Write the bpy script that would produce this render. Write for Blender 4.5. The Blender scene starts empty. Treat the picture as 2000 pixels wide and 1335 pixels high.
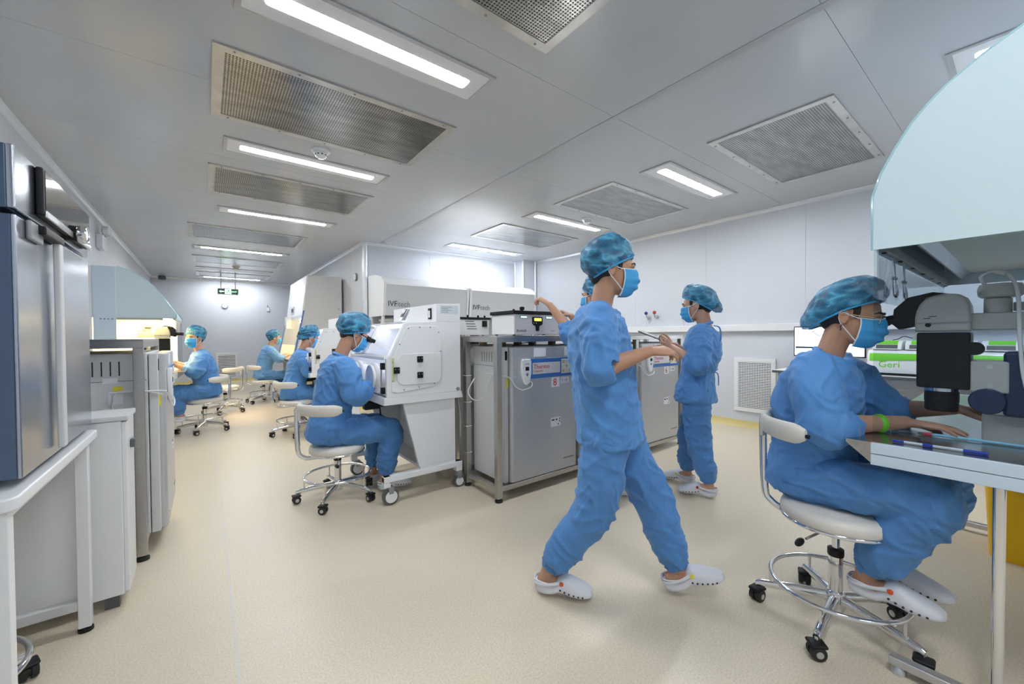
import bpy, bmesh, math, random
import numpy as np
from mathutils import Vector, Matrix, noise
random.seed(7)
sc = bpy.context.scene
COL = sc.collection
R = math.radians

# ------------------------------------------------------------------ camera, world, exposure
cd = bpy.data.cameras.new('camera'); cam = bpy.data.objects.new('camera', cd); COL.objects.link(cam)
yaw, pitch, roll = R(37.6), R(-0.93), R(0.42)
fw = Vector((math.sin(yaw)*math.cos(pitch), math.cos(yaw)*math.cos(pitch), math.sin(pitch)))
rt = Vector((math.cos(yaw), -math.sin(yaw), 0)); up = rt.cross(fw)
rt, up = rt*math.cos(roll)-up*math.sin(roll), up*math.cos(roll)+rt*math.sin(roll)
mw = Matrix((rt, up, -fw)).transposed().to_4x4(); mw.translation = (0, 0, 1.25)
cam.matrix_world = mw
cd.sensor_width = 36; cd.lens = 14.0; cd.clip_start = 0.05
sc.camera = cam
w = bpy.data.worlds.new('world'); sc.world = w; w.use_nodes = True
w.node_tree.nodes['Background'].inputs[0].default_value = (0.8, 0.87, 1, 1)
w.node_tree.nodes['Background'].inputs[1].default_value = 0.3
sc.view_settings.view_transform = 'Standard'; sc.view_settings.look = 'None'
sc.view_settings.gamma = 1; sc.view_settings.use_curve_mapping = False
sc.view_settings.exposure = 1.45
LAMP = 28.0          # radiance of the ceiling diffusers
H = 2.85             # ceiling height

# ------------------------------------------------------------------ materials
def newmat(name):
    m = bpy.data.materials.new(name); m.use_nodes = True
    return m, m.node_tree.nodes, m.node_tree.links, m.node_tree.nodes['Principled BSDF']
def coords(N, L, scale=(1, 1, 1), kind='Object'):
    t = N.new('ShaderNodeTexCoord'); mp = N.new('ShaderNodeMapping'); mp.inputs['Scale'].default_value = scale
    L.new(t.outputs[kind], mp.inputs[0]); return mp.outputs[0]
def mat(name, col, rough=.5, metal=0, bump=0, bscale=60, var=0, vscale=3, stretch=(1, 1, 1), coat=0, spec=None, sss=0, det=3):
    m, N, L, P = newmat(name)
    P.inputs['Base Color'].default_value = (*col, 1); P.inputs['Roughness'].default_value = rough
    P.inputs['Metallic'].default_value = metal
    if coat: P.inputs['Coat Weight'].default_value = coat; P.inputs['Coat Roughness'].default_value = .08
    if spec is not None: P.inputs['Specular IOR Level'].default_value = spec
    if sss:
        P.inputs['Subsurface Weight'].default_value = sss; P.inputs['Subsurface Radius'].default_value = (.01, .004, .002)
    if var:
        c = coords(N, L, stretch); n = N.new('ShaderNodeTexNoise'); n.inputs['Scale'].default_value = vscale; n.inputs['Detail'].default_value = 4
        r = N.new('ShaderNodeValToRGB'); r.color_ramp.elements[0].position = .3; r.color_ramp.elements[1].position = .7
        r.color_ramp.elements[0].color = (*[max(0, x*(1-var)) for x in col], 1); r.color_ramp.elements[1].color = (*[min(1, x*(1+var*.6)) for x in col], 1)
        L.new(c, n.inputs[0]); L.new(n.outputs[0], r.inputs[0]); L.new(r.outputs[0], P.inputs['Base Color'])
    if bump:
        c = coords(N, L, stretch); n = N.new('ShaderNodeTexNoise'); n.inputs['Scale'].default_value = bscale; n.inputs['Detail'].default_value = det
        b = N.new('ShaderNodeBump'); b.inputs['Strength'].default_value = bump; b.inputs['Distance'].default_value = .002
        L.new(c, n.inputs[0]); L.new(n.outputs[0], b.inputs['Height']); L.new(b.outputs[0], P.inputs['Normal'])
    return m
def emit(name, col, s):
    m, N, L, P = newmat(name); P.inputs['Base Color'].default_value = (*col, 1)
    P.inputs['Emission Color'].default_value = (*col, 1); P.inputs['Emission Strength'].default_value = s
    return m
def thin_glass(name, tint=(.93, .96, .97), base=.03, edge=.75, rough=.02):
    m, N, L, P = newmat(name); N.remove(P)
    o = N['Material Output']; t = N.new('ShaderNodeBsdfTransparent'); t.inputs[0].default_value = (*tint, 1)
    g = N.new('ShaderNodeBsdfGlossy'); g.inputs['Roughness'].default_value = rough
    f = N.new('ShaderNodeLayerWeight'); pw = N.new('ShaderNodeMath'); pw.operation = 'POWER'; pw.inputs[1].default_value = 5; L.new(f.outputs['Facing'], pw.inputs[0])
    mr = N.new('ShaderNodeMapRange'); mr.inputs[3].default_value = base; mr.inputs[4].default_value = edge; L.new(pw.outputs[0], mr.inputs[0])
    mx = N.new('ShaderNodeMixShader'); L.new(mr.outputs[0], mx.inputs[0]); L.new(t.outputs[0], mx.inputs[1]); L.new(g.outputs[0], mx.inputs[2])
    L.new(mx.outputs[0], o.inputs[0]); return m

X = {}
X['ceil'] = mat('ceiling_panel_paint', (.54, .56, .59), .2, var=.04, vscale=1.2)
X['wall'] = mat('wall_panel_paint', (.66, .69, .75), .42, var=.02, vscale=1)
X['seam'] = mat('seam_filler', (.60, .62, .65), .6)
X['alu'] = mat('aluminium_trim', (.80, .82, .86), .3, .55)
X['lampframe'] = mat('grey_lamp_frame', (.50, .51, .53), .35, .4)
X['trimgrey'] = mat('grey_seam_strip', (.44, .455, .48), .35)
X['skirt'] = mat('yellow_cove_vinyl', (.74, .62, .27), .45)
def floor_mat():
    m, N, L, P = newmat('cream_vinyl_floor')
    c = coords(N, L); n = N.new('ShaderNodeTexNoise'); n.inputs['Scale'].default_value = 140; n.inputs['Detail'].default_value = 3
    r = N.new('ShaderNodeValToRGB'); r.color_ramp.elements[0].position = .32; r.color_ramp.elements[1].position = .62
    r.color_ramp.elements[0].color = (.60, .52, .395, 1); r.color_ramp.elements[1].color = (.725, .64, .50, 1)
    L.new(c, n.inputs[0]); L.new(n.outputs[0], r.inputs[0]); L.new(r.outputs[0], P.inputs['Base Color'])
    n2 = N.new('ShaderNodeTexNoise'); n2.inputs['Scale'].default_value = 2.5; L.new(c, n2.inputs[0])
    mr = N.new('ShaderNodeMapRange'); mr.inputs[3].default_value = .31; mr.inputs[4].default_value = .37
    L.new(n2.outputs[0], mr.inputs[0]); L.new(mr.outputs[0], P.inputs['Roughness'])
    b = N.new('ShaderNodeBump'); b.inputs['Strength'].default_value = .06; b.inputs['Distance'].default_value = .001
    L.new(n.outputs[0], b.inputs['Height']); L.new(b.outputs[0], P.inputs['Normal'])
    return m
X['floor'] = floor_mat()
X['white'] = mat('white_enamel', (.80, .81, .83), .28, coat=.2)
X['whitemat'] = mat('white_plastic', (.78, .78, .78), .45)
X['vinyl'] = mat('white_vinyl_upholstery', (.72, .69, .63), .4, bump=.15, bscale=120)
X['grey'] = mat('grey_enamel', (.64, .645, .65), .38)
X['dgrey'] = mat('dark_grey_plastic', (.10, .105, .11), .4)
X['mgrey'] = mat('mid_grey_metal', (.30, .31, .32), .4, .3)
X['incub'] = mat('silver_grey_door', (.54, .545, .56), .34, .3)
X['black'] = mat('black_plastic', (.008, .008, .009), .42, spec=.3)
X['rubber'] = mat('black_rubber', (.018, .018, .018), .6)
X['chrome'] = mat('chrome', (.78, .79, .81), .1, 1)
X['silver'] = mat('satin_silver', (.62, .63, .65), .3, .9)
def brushed(name, col, rough, stretch, var=.12):
    m, N, L, P = newmat(name); P.inputs['Metallic'].default_value = 1
    c = coords(N, L, stretch); n = N.new('ShaderNodeTexNoise'); n.inputs['Scale'].default_value = 40; n.inputs['Detail'].default_value = 5
    L.new(c, n.inputs[0])
    r = N.new('ShaderNodeValToRGB'); r.color_ramp.elements[0].position = .3; r.color_ramp.elements[1].position = .7
    r.color_ramp.elements[0].color = (*[x*(1-var) for x in col], 1); r.color_ramp.elements[1].color = (*[min(1, x*(1+var)) for x in col], 1)
    L.new(n.outputs[0], r.inputs[0]); L.new(r.outputs[0], P.inputs['Base Color'])
    mr = N.new('ShaderNodeMapRange'); mr.inputs[3].default_value = rough*.8; mr.inputs[4].default_value = rough*1.25
    L.new(n.outputs[0], mr.inputs[0]); L.new(mr.outputs[0], P.inputs['Roughness'])
    b = N.new('ShaderNodeBump'); b.inputs['Strength'].default_value = .05; b.inputs['Distance'].default_value = .001
    L.new(n.outputs[0], b.inputs['Height']); L.new(b.outputs[0], P.inputs['Normal'])
    return m
X['steel'] = brushed('brushed_stainless', (.50, .49, .475), .3, (1, 1, 14))
X['steelh'] = brushed('brushed_worktop_steel', (.46, .45, .44), .22, (12, 1, 1))
X['fridge'] = brushed('brushed_fridge_door', (.52, .55, .61), .2, (1, 1, 30), .05)
X['fridgeside'] = mat('steel_side_dark_reflection', (.10, .15, .24), .3, .5)  # dark surroundings mirrored in the steel sides, put into the base colour
def perforated(name, pitch, col):
    m, N, L, P = newmat(name); P.inputs['Metallic'].default_value = 1; P.inputs['Roughness'].default_value = .22
    c = coords(N, L, (1/pitch, 1/pitch, 1))
    fr = N.new('ShaderNodeVectorMath'); fr.operation = 'FRACTION'; L.new(c, fr.inputs[0])
    su = N.new('ShaderNodeVectorMath'); su.operation = 'SUBTRACT'; su.inputs[1].default_value = (.5, .5, 0); L.new(fr.outputs[0], su.inputs[0])
    sx = N.new('ShaderNodeSeparateXYZ'); L.new(su.outputs[0], sx.inputs[0])
    cx = N.new('ShaderNodeCombineXYZ'); L.new(sx.outputs[0], cx.inputs[0]); L.new(sx.outputs[1], cx.inputs[1])
    ln = N.new('ShaderNodeVectorMath'); ln.operation = 'LENGTH'; L.new(cx.outputs[0], ln.inputs[0])
    lt = N.new('ShaderNodeMath'); lt.operation = 'LESS_THAN'; lt.inputs[1].default_value = .34; L.new(ln.outputs['Value'], lt.inputs[0])
    c2 = coords(N, L, (1.5, 6, 1)); n = N.new('ShaderNodeTexNoise'); n.inputs['Scale'].default_value = 2.2; n.inputs['Detail'].default_value = 4; L.new(c2, n.inputs[0])
    r = N.new('ShaderNodeValToRGB'); r.color_ramp.elements[0].position = .35; r.color_ramp.elements[1].position = .65
    r.color_ramp.elements[0].color = (*[x*.62 for x in col], 1); r.color_ramp.elements[1].color = (*col, 1); L.new(n.outputs[0], r.inputs[0])
    mx = N.new('ShaderNodeMix'); mx.data_type = 'RGBA'; L.new(lt.outputs[0], mx.inputs[0]); L.new(r.outputs[0], mx.inputs[6]); mx.inputs[7].default_value = (.03, .03, .03, 1)
    L.new(mx.outputs[2], P.inputs['Base Color'])
    inv = N.new('ShaderNodeMath'); inv.operation = 'SUBTRACT'; inv.inputs[0].default_value = 1; L.new(lt.outputs[0], inv.inputs[1])
    L.new(inv.outputs[0], P.inputs['Metallic'])
    return m
X['perf'] = perforated('perforated_steel', .0165, (.55, .54, .515))
X['ventframe'] = mat('vent_frame_steel', (.62, .61, .58), .32, .9, var=.15, vscale=6)
X['lamp'] = emit('lamp_diffuser', (.93, .965, 1), LAMP)
X['lampoff'] = mat('unlit_diffuser', (.75, .77, .8), .4)
X['warm'] = emit('warm_lamp', (1, .72, .32), 14)
X['isofill'] = emit('isolator_added_glow', (.95, .97, 1), 3)  # added glow that brightens the isolator interior
X['frost'] = mat('frosted_blue_glass', (.60, .73, .78), .08, coat=.4)
X['frost2'] = mat('pale_blue_panel', (.56, .68, .78), .2)
X['frostedge'] = mat('glass_edge', (.36, .60, .66), .1)
X['glass'] = thin_glass('clear_glass', (.87, .905, .93), .008)
X['acryl'] = thin_glass('isolator_acrylic', (.93, .94, .98), .03, .5)
X['blue'] = mat('blue_panel', (.045, .17, .50), .35)
X['bluestrip'] = mat('blue_strip', (.10, .20, .50), .4)
X['navy'] = mat('navy_cover', (.015, .03, .08), .35)
X['cream'] = mat('cream_microscope_paint', (.46, .45, .42), .3)
X['yellow'] = mat('yellow_bin_plastic', (.80, .47, .005), .38)
X['paper'] = mat('white_paper', (.80, .81, .86), .6)
X['ink'] = mat('printed_ink', (.03, .03, .035), .6)
X['inkgrey'] = mat('grey_print', (.22, .23, .25), .6)
X['inkred'] = mat('red_print', (.55, .02, .02), .5)
X['inkyel'] = mat('yellow_print', (.85, .75, .05), .5)
X['inkpur'] = mat('purple_print', (.25, .2, .75), .5)
X['green'] = mat('bright_green_plastic', (.16, .62, .02), .4)
X['exitgreen'] = mat('exit_sign_green', (.01, .16, .08), .4)
X['exitlit'] = emit('exit_sign_pictogram', (.45, .95, .62), 1.0)
X['screen'] = emit('monitor_screen', (.90, .93, 1), .9)
X['lcd'] = emit('yellow_lcd', (.65, .8, .08), .9)
X['greenlit'] = emit('green_lit_switch', (.6, 1, .8), 1.2)
X['orange'] = mat('orange_button', (.75, .11, .03), .4)
X['gold'] = mat('gold_frame', (.8, .6, .35), .2, 1)
X['tape'] = mat('green_yellow_tape', (.55, .58, .25), .5)
X['lcdgrey'] = mat('grey_lcd', (.25, .27, .25), .3)
X['redknob'] = mat('red_valve', (.45, .03, .03), .35)
X['blueknob'] = mat('blue_valve', (.02, .05, .25), .35)
X['cable'] = mat('white_cable', (.74, .74, .74), .5)
X['cyan'] = mat('pale_blue_tube', (.24, .55, .72), .3)
X['red'] = mat('red_sleeve', (.6, .03, .08), .35)
X['penblue'] = mat('pen_blue', (.02, .06, .5), .3)
X['clear'] = thin_glass('clear_plastic', (.85, .88, .9), .16, .9, .08)
X['brown'] = mat('wood_block', (.45, .33, .2), .6)
# skin, cloth
def skin(name, col):
    return mat(name, col, .48, bump=.08, bscale=200, var=.08, vscale=9, sss=.12)
X['skinA'] = skin('light_tan_skin', (.60, .34, .225)); X['skinB'] = skin('tan_skin', (.52, .285, .18)); X['skinC'] = skin('brown_skin', (.36, .18, .11))
X['hair'] = mat('black_hair', (.012, .009, .008), .45, bump=.6, bscale=160, stretch=(1, 1, 4))
X['eyew'] = mat('eye_white', (.75, .73, .7), .2); X['iris'] = mat('dark_iris', (.02, .012, .008), .15)
def scrub(name, col):
    m, N, L, P = newmat(name); P.inputs['Roughness'].default_value = .62; P.inputs['Specular IOR Level'].default_value = .35
    P.inputs['Sheen Weight'].default_value = .25; P.inputs['Sheen Roughness'].default_value = .5; P.inputs['Sheen Tint'].default_value = (.6, .8, 1, 1)
    c = coords(N, L)
    wv = N.new('ShaderNodeTexWave'); wv.inputs['Scale'].default_value = 95; wv.inputs['Distortion'].default_value = .6; wv.bands_direction = 'DIAGONAL'; L.new(c, wv.inputs[0])
    n = N.new('ShaderNodeTexNoise'); n.inputs['Scale'].default_value = 3; n.inputs['Detail'].default_value = 4; L.new(c, n.inputs[0])
    r = N.new('ShaderNodeValToRGB'); r.color_ramp.elements[0].position = .3; r.color_ramp.elements[1].position = .7
    r.color_ramp.elements[0].color = (*[x*.9 for x in col], 1); r.color_ramp.elements[1].color = (*[min(1, x*1.08) for x in col], 1)
    L.new(n.outputs[0], r.inputs[0])
    mx = N.new('ShaderNodeMix'); mx.data_type = 'RGBA'; mx.blend_type = 'MULTIPLY'; mx.inputs[0].default_value = .10
    L.new(r.outputs[0], mx.inputs[6]); L.new(wv.outputs[0], mx.inputs[7]); L.new(mx.outputs[2], P.inputs['Base Color'])
    c3 = coords(N, L, (1, 1, .7)); d = N.new('ShaderNodeTexNoise'); d.inputs['Scale'].default_value = 4; L.new(c3, d.inputs[0])
    ad = N.new('ShaderNodeMix'); ad.data_type = 'VECTOR'; ad.inputs[0].default_value = .22; L.new(c3, ad.inputs[4]); L.new(d.outputs[1], ad.inputs[5])
    v = N.new('ShaderNodeTexNoise'); v.noise_type = 'RIDGED_MULTIFRACTAL'; v.inputs['Offset'].default_value = .9; v.inputs['Gain'].default_value = 1.2; v.inputs['Scale'].default_value = 7; v.inputs['Detail'].default_value = 2.5; v.inputs['Roughness'].default_value = .45
    L.new(ad.outputs[1], v.inputs[0])
    b = N.new('ShaderNodeBump'); b.inputs['Strength'].default_value = .5; b.inputs['Distance'].default_value = .007; L.new(v.outputs[0], b.inputs['Height'])
    b2 = N.new('ShaderNodeBump'); b2.inputs['Strength'].default_value = .12; b2.inputs['Distance'].default_value = .0006; L.new(wv.outputs[0], b2.inputs['Height']); L.new(b.outputs[0], b2.inputs['Normal'])
    L.new(b2.outputs[0], P.inputs['Normal'])
    return m
X['scrub'] = scrub('blue_scrub_cloth', (.095, .285, .64)); X['scrub2'] = scrub('pale_blue_scrub_cloth', (.15, .36, .68)); X['scrub3'] = scrub('deep_blue_trouser_cloth', (.085, .255, .58))
def capmat():
    m, N, L, P = newmat('sheer_blue_cap_fleece'); P.inputs['Roughness'].default_value = .42
    c = coords(N, L, (.38, 1, 1))
    n0 = N.new('ShaderNodeTexNoise'); n0.inputs['Scale'].default_value = 9; L.new(c, n0.inputs[0])
    ad = N.new('ShaderNodeMix'); ad.data_type = 'VECTOR'; ad.inputs[0].default_value = .06; L.new(c, ad.inputs[4]); L.new(n0.outputs[1], ad.inputs[5])
    n = N.new('ShaderNodeTexNoise'); n.noise_type = 'RIDGED_MULTIFRACTAL'; n.inputs['Offset'].default_value = .9; n.inputs['Gain'].default_value = 1.2; n.inputs['Scale'].default_value = 22; n.inputs['Detail'].default_value = 4; n.inputs['Roughness'].default_value = .55; L.new(ad.outputs[1], n.inputs[0])
    wv = N.new('ShaderNodeTexWave'); wv.inputs['Scale'].default_value = 75; wv.inputs['Distortion'].default_value = 3; wv.inputs['Detail Scale'].default_value = 3; wv.bands_direction = 'X'; L.new(ad.outputs[1], wv.inputs[0])
    mr0 = N.new('ShaderNodeMapRange'); mr0.inputs[1].default_value = .35; mr0.inputs[2].default_value = 1.5; L.new(n.outputs[0], mr0.inputs[0])
    su = N.new('ShaderNodeMath'); su.operation = 'MULTIPLY_ADD'; su.inputs[1].default_value = .09; L.new(wv.outputs[0], su.inputs[0]); L.new(mr0.outputs[0], su.inputs[2])
    r = N.new('ShaderNodeValToRGB'); r.color_ramp.elements[0].color = (.014, .14, .30, 1); r.color_ramp.elements[1].color = (.10, .44, .68, 1); r.color_ramp.elements[1].position = 1.0  # wrinkle highlights and darker folds are put into the cap colour
    L.new(su.outputs[0], r.inputs[0]); L.new(r.outputs[0], P.inputs['Base Color'])
    b = N.new('ShaderNodeBump'); b.inputs['Strength'].default_value = .6; b.inputs['Distance'].default_value = .008; L.new(n.outputs[0], b.inputs['Height']); L.new(b.outputs[0], P.inputs['Normal'])
    mr = N.new('ShaderNodeMapRange'); mr.inputs[3].default_value = .62; mr.inputs[4].default_value = .97; L.new(su.outputs[0], mr.inputs[0]); L.new(mr.outputs[0], P.inputs['Alpha'])
    return m
X['cap'] = capmat()
X['capband'] = mat('blue_cap_elastic', (.05, .36, .66), .6, bump=.6, bscale=90)
X['mask'] = mat('blue_face_mask', (.055, .38, .76), .6, bump=.1, bscale=200)
X['maskw'] = mat('white_ear_loop', (.82, .84, .88), .6)
X['clog'] = mat('white_clog_rubber', (.72, .73, .78), .42)

# ------------------------------------------------------------------ mesh helpers
def rrect(x0, x1, y0, y1, r, n=5):
    o = []
    for cx, cy, a in ((x1-r, y1-r, 0), (x0+r, y1-r, 90), (x0+r, y0+r, 180), (x1-r, y0+r, 270)):
        for k in range(n+1):
            t = R(a+90*k/n); o.append((cx+r*math.cos(t), cy+r*math.sin(t)))
    return o
def catmull(P, k):
    P = [np.array(p, float) for p in P]
    if len(P) < 3 or k < 2:
        return P if len(P) > 2 else [P[0]+(P[1]-P[0])*t for t in np.linspace(0, 1, max(2, k+1))]
    Q = [2*P[0]-P[1]]+P+[2*P[-1]-P[-2]]; out = []
    for i in range(1, len(Q)-2):
        a, b, c, d = Q[i-1:i+3]
        for j in range(k):
            t = j/k; out.append(.5*((2*b)+(c-a)*t+(2*a-5*b+4*c-d)*t*t+(3*b-a-3*c+d)*t**3))
    out.append(P[-1]); return out
WM = {}
class M:
    def __init__(s): s.bm = bmesh.new()
    def rings(s, rings, caps=True, close=False):
        bm = s.bm; V = [[bm.verts.new(p) for p in r] for r in rings]; n = len(V[0])
        pairs = list(zip(V[:-1], V[1:]))+([(V[-1], V[0])] if close else [])
        for a, b in pairs:
            for i in range(n):
                bm.faces.new((a[i], a[(i+1) % n], b[(i+1) % n], b[i]))
        if caps and not close:
            bm.faces.new(V[0][::-1]); bm.faces.new(V[-1])
        return s
    def box(s, x0, x1, y0, y1, z0, z1, b=0, seg=2):
        r = bmesh.ops.create_cube(s.bm, size=1)['verts']
        for v in r:
            v.co = ((x0+x1)/2+v.co.x*(x1-x0), (y0+y1)/2+v.co.y*(y1-y0), (z0+z1)/2+v.co.z*(z1-z0))
        if b:
            e = list({e for v in r for e in v.link_edges})
            bmesh.ops.bevel(s.bm, geom=e, offset=b, segments=seg, profile=.5, affect='EDGES', clamp_overlap=True)
        return s
    def prism(s, pts, ax, a0, a1, b=0):
        def P(p, a): return {'x': (a, p[0], p[1]), 'y': (p[0], a, p[1]), 'z': (p[0], p[1], a)}[ax]
        A = [s.bm.verts.new(P(p, a0)) for p in pts]; B = [s.bm.verts.new(P(p, a1)) for p in pts]; n = len(pts)
        f = [s.bm.faces.new((A[i], A[(i+1) % n], B[(i+1) % n], B[i])) for i in range(n)]
        f += [s.bm.faces.new(A[::-1]), s.bm.faces.new(B)]
        bmesh.ops.recalc_face_normals(s.bm, faces=f)
        if b:
            e = list({e for x in f[-2:] for e in x.edges})
            bmesh.ops.bevel(s.bm, geom=e, offset=b, segments=2, profile=.5, affect='EDGES', clamp_overlap=True)
        return s
    def tube(s, pts, r, n=8, k=1, closed=False, flat=1.0, upv=None):
        rs = list(r) if hasattr(r, '__len__') else [r]*len(pts)
        if k > 1 and not closed:
            q = catmull([tuple(p)+(x,) for p, x in zip(pts, rs)], k); pts = [a[:3] for a in q]; rs = [a[3] for a in q]
        P = [Vector(p) for p in pts]; N = len(P); rings = []; prev = None
        for i in range(N):
            t = (P[(i+1) % N]-P[i-1]) if closed else (P[min(i+1, N-1)]-P[max(i-1, 0)])
            t.normalize()
            u = Vector(upv) if upv else (prev if prev else (Vector((0, 0, 1)) if abs(t.z) < .9 else Vector((1, 0, 0))))
            u = (u-t*u.dot(t)).normalized(); v = t.cross(u); prev = u
            rings.append([P[i]+(u*math.cos(2*math.pi*j/n)*flat+v*math.sin(2*math.pi*j/n))*rs[i] for j in range(n)])
        return s.rings(rings, True, closed)
    def cyl(s, p0, p1, r, r2=None, n=16): return s.tube([p0, p1], [r, r if r2 is None else r2], n)
    def lathe(s, prof, c=(0, 0, 0), n=24, ax='z'):
        rings = []
        for r, h in prof:
            q = []
            for j in range(n):
                a = 2*math.pi*j/n; x, y = max(r, 1e-4)*math.cos(a), max(r, 1e-4)*math.sin(a)
                p = {'z': (x, y, h), 'x': (h, x, y), 'y': (y, h, x)}[ax]; q.append((c[0]+p[0], c[1]+p[1], c[2]+p[2]))
            rings.append(q)
        return s.rings(rings)
    def ell(s, c, r, n=16, m=10, mx=None):
        r = r if hasattr(r, '__len__') else (r, r, r); rings = []
        for i in range(m+1):
            t = math.pi*i/m; st = max(math.sin(t), .02); q = []
            for j in range(n):
                a = 2*math.pi*j/n; p = Vector((r[0]*st*math.cos(a), r[1]*st*math.sin(a), -r[2]*math.cos(t)))
                if mx: p = mx @ p
                q.append(Vector(c)+p)
            rings.append(q)
        return s.rings(rings)
    def ring(s, c, Rr, r, ax='z', n=40, m=8, flat=1):
        pts = []
        for j in range(n):
            a = 2*math.pi*j/n; x, y = Rr*math.cos(a), Rr*math.sin(a)
            p = {'z': (x, y, 0), 'x': (0, x, y), 'y': (y, 0, x)}[ax]; pts.append((c[0]+p[0], c[1]+p[1], c[2]+p[2]))
        return s.tube(pts, r, m, closed=True, upv={'z': (0, 0, 1), 'x': (1, 0, 0), 'y': (0, 1, 0)}[ax], flat=flat)
    def frame(s, x0, x1, y0, y1, w, z0, z1):
        bm = s.bm; L = []
        for z in (z0, z1):
            for (a, b, c, d) in ((x0, x1, y0, y1), (x0+w, x1-w, y0+w, y1-w)):
                L.append([bm.verts.new(p) for p in ((a, c, z), (b, c, z), (b, d, z), (a, d, z))])
        for A, B in ((L[0], L[1]), (L[1], L[3]), (L[3], L[2]), (L[2], L[0])):
            for i in range(4): bm.faces.new((A[i], A[(i+1) % 4], B[(i+1) % 4], B[i]))
        bmesh.ops.recalc_face_normals(bm, faces=bm.faces[:]); return s
    def xf(s, mx): bmesh.ops.transform(s.bm, matrix=mx, verts=s.bm.verts[:]); return s
    def obj(s, name, m, parent=None, w=False, label=None, kind=None, smooth=True, angle=50, fix=True):
        if fix: bmesh.ops.recalc_face_normals(s.bm, faces=s.bm.faces[:])
        me = bpy.data.meshes.new(name); s.bm.to_mesh(me); s.bm.free()
        o = mesh_obj(name, me, m, parent, w, label, kind, smooth, angle)
        if smooth and angle <= 50:
            wn = o.modifiers.new('weighted_normals', 'WEIGHTED_NORMAL'); wn.keep_sharp = True
        return o
def mesh_obj(name, me, m, parent=None, w=False, label=None, kind=None, smooth=True, angle=35):
    for q in (m if isinstance(m, list) else [m]): me.materials.append(X[q] if isinstance(q, str) else q)
    o = bpy.data.objects.new(name, me); COL.objects.link(o)
    if parent is not None:
        o.parent = parent; W = WM[parent.name]; WM[o.name] = W
        if w: me.transform(W.inverted())
    else: WM[o.name] = Matrix()
    if smooth:
        me.polygons.foreach_set('use_smooth', [True]*len(me.polygons)); me.set_sharp_from_angle(angle=R(angle))
    if label: o['label'] = label
    if kind: o['kind'] = kind
    return o
def thing(name, label, cat, loc=(0, 0, 0), rz=0, group=None):
    o = bpy.data.objects.new(name, None); COL.objects.link(o); o.location = loc; o.rotation_euler = (0, 0, R(rz)); o.empty_display_size = .1
    o['label'] = label; o['category'] = cat
    if group: o['group'] = group
    WM[o.name] = Matrix.LocRotScale(Vector(loc), Matrix.Rotation(R(rz), 3, 'Z'), None); return o
def tag(o, label, cat, group=None):
    o['label'] = label; o['category'] = cat
    if group: o['group'] = group
    return o
def dup(root, loc, rz=0, label=None):
    def cp(o, p):
        c = o.copy(); COL.objects.link(c)
        if p: c.parent = p
        for ch in o.children: cp(ch, c)
        return c
    c = cp(root, None); c.location = loc; c.rotation_euler = (0, 0, R(rz))
    if label: c['label'] = label
    return c
def text(s, size, loc, right, upv, m, parent, w=True, name='lettering', sx=1.0):
    cu = bpy.data.curves.new('t', 'FONT'); cu.body = s; cu.size = size; cu.extrude = .0004; cu.resolution_u = 3
    o = bpy.data.objects.new('t', cu); COL.objects.link(o)
    dg = bpy.context.evaluated_depsgraph_get(); me = bpy.data.meshes.new_from_object(o.evaluated_get(dg)); bpy.data.objects.remove(o)
    r = Vector(right).normalized(); u = Vector(upv).normalized(); n = r.cross(u)
    mx = Matrix((r*sx, u, n)).transposed().to_4x4(); mx.translation = Vector(loc); me.transform(mx); me.materials.clear()
    return mesh_obj(name, me, m, parent, w, kind=None, smooth=False)
PX, NX, PY, NY, PZ = (1, 0, 0), (-1, 0, 0), (0, 1, 0), (0, -1, 0), (0, 0, 1)

# ------------------------------------------------------------------ room shell
def struct(m, name, mt, **k): return m.obj(name, mt, kind='structure', smooth=False, **k)
LW, RW, EW, SX, SY, BW = -1.1, 5.75, 13.75, 2.15, 6.87, -3.2
fl = struct(M().box(LW-.1, RW+.1, BW-.1, EW+.1, -.1, 0), 'floor', 'floor')
# welded vinyl joint in the floor
SEAMX = .079
for x in (SEAMX,):
    M().box(x-.002, x+.002, BW, EW if x < 2 else SY, 0, .0006).obj('weld_seam', 'seam', fl, smooth=False)
ce = struct(M().box(LW-.1, RW+.1, BW-.1, EW+.1, H+.004, H+.1), 'ceiling', 'seam')
ys = [.63+1.245*k for k in range(-3, 11)]
for xa, xb, ye in ((LW, 2.42, EW), (2.42, RW, SY+.3)):
    yy = [BW]+[y for y in ys if BW < y < ye]+[ye]
    for a, b in zip(yy[:-1], yy[1:]):
        M().box(xa+.002, xb-.002, a+.0012, b-.0012, H, H+.004).obj('panel', 'ceil', ce, smooth=False)
struct(M().box(2.395, 2.445, BW, SY, H-.003, H), 'trim_1', 'trimgrey')
def wall(name, axis, c, t, a0, a1, edges):
    # base slab with panels standing 4 mm proud of it
    lo, hi = min(c, c+t), max(c, c+t)
    B = M().box(lo, hi, a0, a1, 0, H) if axis == 'x' else M().box(a0, a1, lo, hi, 0, H)
    o = struct(B, name, 'seam'); d = -.004 if t > 0 else .004
    e = [a0]+[q for q in edges if a0 < q < a1]+[a1]
    for p, q in zip(e[:-1], e[1:]):
        m = M()
        if axis == 'x': m.box(min(c, c+d), max(c, c+d), p+.0015, q-.0015, 0, H)
        else: m.box(p+.0015, q-.0015, min(c, c+d), max(c, c+d), 0, H)
        m.obj('panel', 'wall', o, smooth=False)
    return o
pe = [1.65+1.2*k for k in range(-5, 12)]
wall('wall_left', 'x', LW, -.1, BW, EW, pe)
wall('wall_right', 'x', RW, .1, BW, SY, pe)
wall('wall_corridor', 'x', SX, .1, SY, EW, pe)
wall('wall_end', 'y', EW, .1, LW, SX, [.1, 1.3])
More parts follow.
